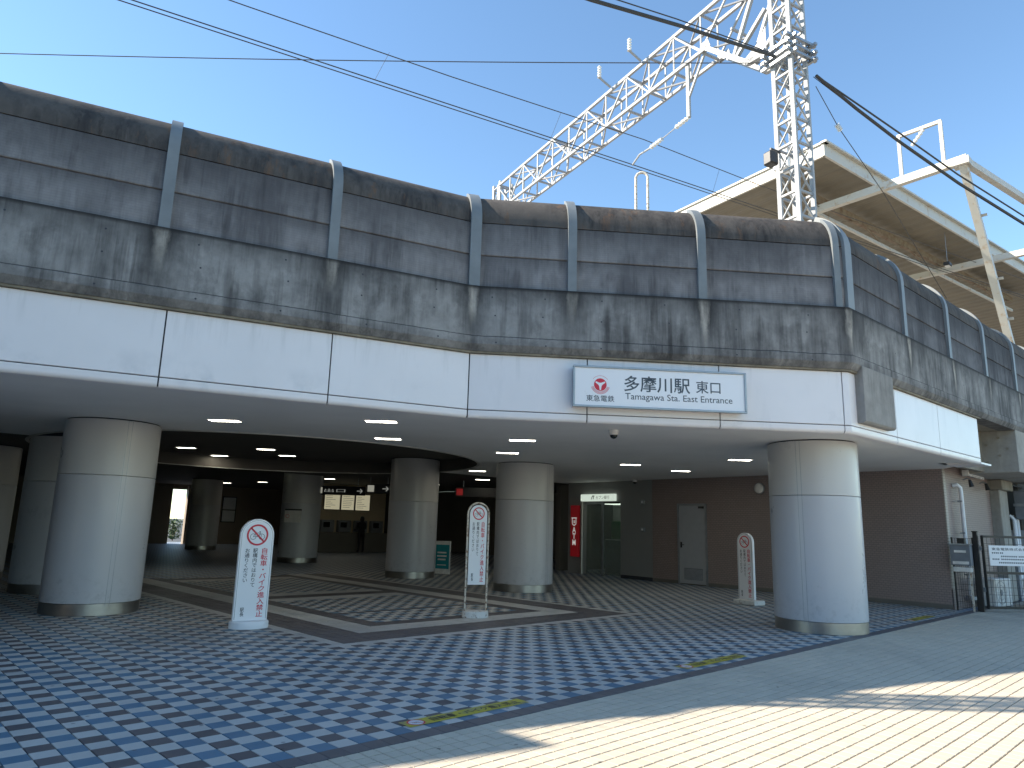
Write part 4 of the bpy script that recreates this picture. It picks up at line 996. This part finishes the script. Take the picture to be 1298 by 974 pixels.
gy = [(11.9, 4.66, 9.5), (12.45, 4.51, 8.85), (13.61, 4.2, 7.87), (15.44, 3.78, 6.15)]
wire(gy, .008, 'thin stay wire with a white insulator dropping to the barrier top', m_wire)
t = thing('stay_insulator', gy[1], 'small round white insulator on the thin stay wire right of the gantry', 'insulator'); d_ = (Vector(gy[2])-Vector(gy[1])).normalized()
insulator(t, Vector(gy[1])-d_*.07, Vector(gy[1])+d_*.07, 'sheds')
# pipe loop behind the barrier
t = thing('pipe_loop', (9.76, 6.98, 4.6), 'rusty white upside-down U pipe standing behind the barrier top', 'pipe')
vd = Vector((9.76, 6.98, 0)).normalized(); sd_ = Vector((vd.y, -vd.x, 0)); cpt = Vector((9.76, 6.98, 0)); rr = .105
P = [cpt-sd_*rr+Zd*4.6, cpt-sd_*rr+Zd*7.7] + [cpt-sd_*rr*math.cos(R(180)*i/10)+Zd*(7.7+rr*math.sin(R(180)*i/10)) for i in range(1, 10)] + [cpt+sd_*rr+Zd*7.7, cpt+sd_*rr+Zd*4.6]
MB().tube(P, .024, 10).build('pipe', m_rusty, t, smooth=True)
for z in (5.2, 6.0): MB().box(cpt+Zd*z, (.3, .05, .04)).build('pipe_clip', m_alu, t)

# ================================================================== PLATFORM ROOF AND FRAMES
rd = Vector((30.46-17.26, 4.9-6.65, 0)).normalized(); re = Vector((.19, .982, 0)).normalized(); c0 = Vector((17.26, 6.65, 11.12))
roof = thing('platform_roof', (17.26, 6.65, 6.0), 'flat platform roof with ribbed underside and pale edge behind the viaduct', 'roof')
mb = MB(); n = 120; Lr, Wr = 30.0, 7.5; V = []; F = []
for i in range(n*2+1):
    s = Lr*i/(n*2); z = .035 if (i//1) % 4 in (1, 2) else 0.0
    V += [tuple(c0+rd*s+re*.06+Zd*z), tuple(c0+rd*s+re*Wr+Zd*(z-.0))]
F = [(2*i, 2*i+1, 2*i+3, 2*i+2) for i in range(n*2)]; mb.add(V, F); mb.build('ribbed_sheet', plain('roof_underside_sheet', (.165, .14, .10), .6, 0, .15, 1.5), roof)
mb = MB(); mb.bar(c0+Zd*.10-rd*.05, c0+rd*Lr+Zd*.10, .06, .34); mb.build('edge_board', m_frame, roof)
mb = MB(); mb.bar(c0+Zd*.10, c0+re*Wr+Zd*.10, .06, .34); mb.build('end_board', m_frame, roof)
mb = MB(); mb.bar(c0+Zd*.29-rd*.1-re*.05, c0+rd*Lr+Zd*.29-re*.05, .16, .05); mb.build('edge_cap', m_frame, roof)
mb = MB(); mb.bar(c0+Zd*.29-re*.1, c0+re*Wr+Zd*.29, .16, .05); mb.build('end_cap', m_frame, roof)
mb = MB(); mb.add([c0+Zd*.31, c0+rd*Lr+Zd*.31, c0+rd*Lr+re*Wr+Zd*.31, c0+re*Wr+Zd*.31], [(0, 1, 2, 3)]); mb.build('roof_top', m_alu, roof)
ta, tb = Vector((18.6, 7.75, 10.86)), Vector((33.0, 5.85, 10.86)); td_ = (tb-ta).normalized(); dn = Zd*-.42
MB().bar(ta, tb, .12, .22).build('truss_chord', m_rust, roof); MB().bar(ta+dn, tb+dn, .07, .09).build('truss_chord', m_frame, roof)
n = 10
for i in range(n):
    a = ta+td_*(tb-ta).length*i/n; b = ta+td_*(tb-ta).length*(i+1)/n
    MB().bar(a + (dn if i % 2 else Zd*0), b + (Zd*0 if i % 2 else dn), .04, .04).build('truss_web', m_rust, roof)
for x, y in ((19.6, 12.2), (27, 11.0)): MB().bar((x, y, 4.6), (x, y, 11.0), .2, .2).build('roof_post', m_frame, roof)
t = thing('roof_lamp', (21.75, 4.9, 9.75), 'small lamp hanging under the platform roof at the right', 'lamp')
lq = Vector((24.6, 5.9, 10.0)); t.location = lq
MB().box((0, 0, 0), (.30, .18, .12)).build('housing', m_blackm, t, world=False, bevel=.02); MB().box((0, 0, -.066), (.22, .13, .01)).build('lens', m_porc, t, world=False); MB().tube([(0, 0, .06), (0, 0, 1.1)], .008, 6).build('stem', m_alu, t, world=False)
t = thing('white_cabinet', (15.6, 6.6, 9.5), 'small white box beside the gantry at the end of the platform roof', 'cabinet')
bx = Vector((16.75, 7.5, 10.75)); t.location = bx; MB().box((0, 0, .25), (.40, .40, .50)).build('box', m_white, t, world=False, bevel=.01); MB().box((0, 0, .515), (.46, .46, .03)).build('lid', m_white, t, world=False)

def track_frame(ft, bl, rail, label, foot=None, hoop=False, bend=.1):
    t = thing('steel_portal_frame', (ft.x, ft.y, 6.0), label, 'frame', 'cream steel frames beside the platform roof')
    be = Vector((ft.x+.40, ft.y+bl, ft.z)); MB().bar(ft-Vector((0, .1, 0)), be, .17, .20).build('cross_beam', m_frame, t)
    MB().box2((ft.x-.16, ft.y-.16, ft.z-.16), (ft.x+.16, ft.y+.2, ft.z+.02)).build('corner_plate', m_frame, t)
    if rail: MB().bar(ft, ft+Vector((rail, -rail*.18, -.12)), .15, .17).build('long_rail', m_frame, t)
    if foot is not None:
        MB().bar(ft-Zd*.1, foot, .17, .19).build('leaning_post', m_frame, t); d = (foot-ft)
        for f in (.25, .55, .75): MB().bar(ft+d*f-Vector((0, .11, 0)), ft+d*(f+.012)-Vector((0, .11, 0)), .2, .02).build('stiffener', m_frame, t)
    if hoop:
        q0, q1 = Vector((ft.x+.13, ft.y+.42, ft.z+.1)), Vector((ft.x+.26, ft.y+1.42, ft.z+.1)); h1, h2 = 1.16, 1.20
        for a, b in ((q0, q0+Zd*h1), (q1, q1+Zd*h2), (q0+Zd*h1-Vector((0, .03, 0)), q1+Zd*h2+Vector((0, .03, 0)))): MB().bar(a, b, .08, .08).build('hoop_bar', m_frame, t)
        insulator(t, q0.lerp(q1, .4)+Zd*1.12, q0.lerp(q1, .7)+Zd*.8)
    return t
track_frame(Vector((18.59, 3.93, 10.45)), 3.9, 9.5, 'near cream steel frame with a leaning post, beside the platform roof', Vector((22.3, 4.0, 6.0)), True)
track_frame(Vector((26.32, 3.95, 10.46)), 5.6, 8.0, 'farther cream steel beam under the platform roof at the right edge', Vector((26.9, 3.9, 6.0)))
# higher barrier and a second gantry mast, just left of the picture (their shadows fall on the paving)
t = thing('raised_barrier', (-6.5, 11.9, 6.2), 'raised grey barrier panels on top of the viaduct wall beyond the left edge', 'barrier')
Fb = Matrix.Translation((*(V1-NRM[0]*.30), 0)) @ Matrix(((dL.x, 0, -NRM[0].x, 0), (dL.y, 0, -NRM[0].y, 0), (0, 1, 0, 0), (0, 0, 0, 1)))
e0, e1 = (-2.95-V1.x)/dL.x, (-3.95-V1.x)/dL.x
for poly in ([(e0, 6.25), (e1, 7.22), (e1-1.2, 7.22), (e1-1.2, 6.25)], [(e1-1.22, 6.25), (e1-1.22, 7.22), (e1-3.1, 7.22), (e1-3.1, 6.25)], [(e1-3.12, 6.25), (e1-3.12, 7.22), (e1-5.2, 7.22), (e1-5.2, 6.25)]):
    MB().prism(poly, Fb, .05).build('panel', m_panel, t)
gan = thing('catenary_mast', (-.85, 10.32, 4.6), 'second white lattice mast on the viaduct beyond the left edge', 'mast')
tower(Vector((-.85, 10.32, 0)), 12.75)

# unseen building added beyond the left edge to cut sky light
t = thing('shading_building', (-11, -1, 0), 'added unseen building beyond the left edge that darkens the left side', 'building')
MB().box2((-17, -11, 0), (-6.8, 8.4, 7.6)).build('walls', m_backwall, t); MB().box2((-17.2, -11.2, 7.6), (-6.6, 8.6, 7.85)).build('roof', m_greymetal, t)
for y in (-8, -4.5, -1, 2.5, 6): 
    for z in (1.2, 4.2): MB().box2((-6.81, y-.7, z), (-6.76, y+.7, z+1.2)).build('window', m_glass, t)

# ================================================================== RIGHT END: FENCE, GATE, BOXES
t = thing('wire_fence', (17.87, 4.5, 0), 'short dark mesh fence between the tiled wall corner and the gate post', 'fence')
fa, fb = Vector((17.83, 4.735, 0)), Vector((17.90, 4.34, 0))
for p in (fa+(fb-fa)*.06, fb): MB().bar(p, p+Zd*1.52, .03).build('post', m_blackm, t)
for i in range(9): q = fa.lerp(fb, .1+.8*i/8); MB().bar(q+Zd*.06, q+Zd*1.50, .006).build('vertical_wire', m_blackm, t)
for i in range(13): MB().bar(fa+Zd*(.06+i*.12), fb+Zd*(.06+i*.12), .006).build('horizontal_wire', m_blackm, t)
t = thing('letter_box', (17.78, 4.52, .95), 'dark grey letter box on the short mesh fence', 'letter box')
MB().box2((17.66, 4.34, .93), (17.84, 4.72, 1.36)).build('body', m_greymetal, t, bevel=.008)
MB().box2((17.64, 4.33, 1.36), (17.85, 4.73, 1.385)).build('lid', m_alu, t); MB().box2((17.648, 4.42, 1.2), (17.66, 4.64, 1.25)).build('slot', m_porc, t); MB().box2((17.648, 4.38, .96), (17.66, 4.68, 1.02)).build('name_strip', m_porc, t)
MB().box2((17.70, 4.44, 1.39), (17.82, 4.58, 1.50)).build('meter', m_blackm, t, bevel=.01)
MB().box2((17.70, 4.36, .80), (17.83, 4.70, .90)).build('lower_tray', m_porc, t, bevel=.01)
MB().bar((17.8, 4.40, .0), (17.8, 4.40, .82), .035).build('leg', m_rusty, t)
t = thing('drain_pipe', (18.50, 4.68, 0), 'white conduit pipe running down the front of the brown tiled wall', 'pipe')
MB().tube([(18.42, 4.75, 2.66), (18.42, 4.66, 2.68), (18.50, 4.62, 2.62), (18.52, 4.62, 2.5), (18.52, 4.62, .28), (18.60, 4.62, .2), (18.9, 4.62, .2)], .042, 10).build('pipe', m_white, t, smooth=True)
for z in (.7, 1.6, 2.3): MB().box2((18.47, 4.60, z), (18.57, 4.70, z+.03)).build('pipe_clip', m_alu, t)
t = thing('tube_lamp', (19.9, 4.62, 2.93), 'white tube light fitting high on the front of the brown wall', 'lamp')
MB().box2((19.0, 4.55, 2.95), (20.35, 4.66, 3.04)).build('batten', m_white, t, bevel=.01); MB().tube([(19.05, 4.56, 2.93), (20.30, 4.56, 2.93)], .022, 10).build('tube', m_porc, t, smooth=True); MB().box2((18.95, 4.54, 2.91), (19.0, 4.67, 3.05)).build('end_cap', m_porc, t)
for x, lab in ((18.95, 'left one of two small black bracket lamps on the brown wall'), (20.35, 'right one of two small black bracket lamps on the brown wall')):
    t = thing('bracket_lamp', (x, 4.6, 2.72), lab, 'lamp', 'bracket lamps on the brown wall')
    MB().tube([(x, 4.67, 2.82), (x, 4.58, 2.86), (x, 4.52, 2.82)], .014, 8).build('arm', m_alu, t); MB().tube([(x, 4.53, 2.82), (x+.01, 4.50, 2.66)], [.03, .055], 10).build('shade', m_blackm, t, smooth=True)
# gate
gate = thing('mesh_gate', (17.95, 4.25, 0), 'black steel mesh gate with a white notice, at the right edge', 'gate')
g0 = Vector((17.93, 4.245, 0)); gd = Vector((.78, -.625, 0)).normalized(); gL = 2.4; gnv = Vector((-.625, -.78, 0)).normalized()
MB().bar(g0-gd*.05, g0-gd*.05+Zd*1.64, .085).build('gate_post', m_blackm, gate); MB().box(g0-gd*.05+Zd*1.65, (.11, .11, .02)).build('post_cap', m_blackm, gate)
for s, h in ((.10, 1.57), (gL, 1.57)): MB().bar(g0+gd*s+Zd*.06, g0+gd*s+Zd*h, .05).build('stile', m_blackm, gate)
for z in (.09, .80, 1.55): MB().bar(g0+gd*.10+Zd*z, g0+gd*gL+Zd*z, .05).build('rail', m_blackm, gate)
for i in range(23): q = g0+gd*(.2+i*.1); MB().bar(q+Zd*.1, q+Zd*1.53, .007).build('vertical_wire', m_blackm, gate)
for i in range(9): MB().bar(g0+gd*.11+Zd*(.2+i*.15), g0+gd*(gL-.02)+Zd*(.2+i*.15), .007).build('horizontal_wire', m_blackm, gate)
for z in (.45, 1.30): MB().box(g0+gd*.04+Zd*z, (.05, .05, .09)).build('hinge', m_alu, gate)
ns = thing('gate_notice', tuple(g0+gd*.25+gnv*.04+Zd*.94), 'white notice board with small lines of print, hung on the mesh gate', 'notice')
Mn = face_matrix(g0+gd*.20+gnv*.036+Zd*.95, gd, gnv); mb = MB(); mb.prism([(0, 0), (.95, 0), (.95, .42), (0, .42)], Mn, .006); mb.build('board', m_signwhite, ns)
Mn2 = Matrix.Translation(-Vector(ns.location)) @ Mn @ Matrix.Translation((0, 0, .0065))
text_mesh('東急電鉄株式会社', m_slate, 'lettering', ns, Mn2 @ Matrix.Translation((.06, .315, 0)), .80, .06, .01)
mb = MB()
for z, L_ in ((.25, ((.06, .2), (.24, .32))), (.18, ((.26, .62), (.66, .8))), (.12, ((.06, .22), (.26, .85))), (.05, ((.2, .85),))):
    for a, b in L_:
        x = a
        while x < b: flat(mb, Mn, [(x, z), (x+.028, z), (x+.028, z+.03), (x, z+.03)], .0068); x += .042
mb.build('small_print', m_slate, ns, kind='stuff')
# things behind the gate
def aircon(x, y, z, rz, label):
    t = thing('air_conditioner_unit', (x, y, z), label, 'air conditioner', 'air conditioner units behind the gate', rz=rz)
    MB().box((0, 0, .34), (.80, .30, .60)).build('casing', m_porc, t, world=False, bevel=.015)
    mb = MB(); M = face_matrix((-.12, -.152, .34), (1, 0), (0, -1))
    ring(mb, M, .25, .235, 28, .004); ring(mb, M, .16, .15, 24, .004); ring(mb, M, .07, .0, 16, .004)
    for i in range(8): stroke(mb, M, (0, 0), (.25*math.cos(i*.785), .25*math.sin(i*.785)), .008, .004)
    mb.build('fan_grille', m_greymetal, t, world=False)
    for sx in (-.28, .28): MB().box((sx, 0, .02), (.08, .34, .04)).build('foot', m_greymetal, t, world=False)
aircon(19.35, 4.32, 0, R(-10), 'pale air conditioner unit behind the letter box and mesh fence')
aircon(20.5, 3.75, 0, R(-10), 'pale air conditioner unit behind the mesh gate')
shrub(20.1, 3.15, .42, 260, 'low green plant behind the bottom of the mesh gate', 'plant', .035)
shrub(21.2, 2.75, .40, 220, 'low green plant at the right edge behind the mesh gate', 'plant', .035)
t = thing('concrete_pillar', (21.6, 4.75, 0), 'pale square concrete pillar under the right end of the viaduct', 'pillar')
MB().box2((21.22, 4.45, 0), (22.0, 5.1, 2.72)).build('shaft', m_pier, t, bevel=.02); MB().box2((21.1, 4.35, 2.72), (22.2, 5.15, 2.965)).build('capital', m_under, t, bevel=.02)
t = thing('service_duct', (23.0, 4.3, 2.0), 'dark grey service duct hanging beside the pale pillar', 'duct')
MB().box2((22.4, 3.9, 2.02), (25.0, 4.4, 2.75)).build('duct_body', m_greymetal, t, bevel=.01); MB().box2((22.38, 3.88, 2.35), (22.44, 4.42, 2.42)).build('flange', m_alu, t)
for x in (22.6, 24.6): MB().bar((x, 4.15, 2.7), (x, 4.15, 3.0), .05).build('hanger', m_alu, t)
t = thing('wall_pipes', (22.3, 4.4, 0), 'pair of white pipes rising beside the pale pillar', 'pipe')
for x in (22.2, 22.5): MB().tube([(x, 4.4, 0), (x, 4.4, 2.0), (x+.02, 4.5, 2.1)], .05, 10).build('pipe', m_white, t, smooth=True)
t = thing('electric_cabinet', (23.4, 4.2, 0), 'light grey electric cabinet beyond the gate', 'cabinet')
MB().box2((22.9, 4.1, 0), (24.1, 4.8, 1.75)).build('body', m_doorp, t, bevel=.015); MB().box2((22.95, 4.085, .1), (23.48, 4.099, 1.7)).build('door', m_doorp, t, bevel=.004); MB().box2((23.52, 4.085, .1), (24.05, 4.099, 1.7)).build('door', m_doorp, t, bevel=.004)
wallbox('yard_wall', (25.7, 2.0, 0), (25.95, 4.9, 3.3), m_greywall, 'grey wall closing the yard behind the gate')
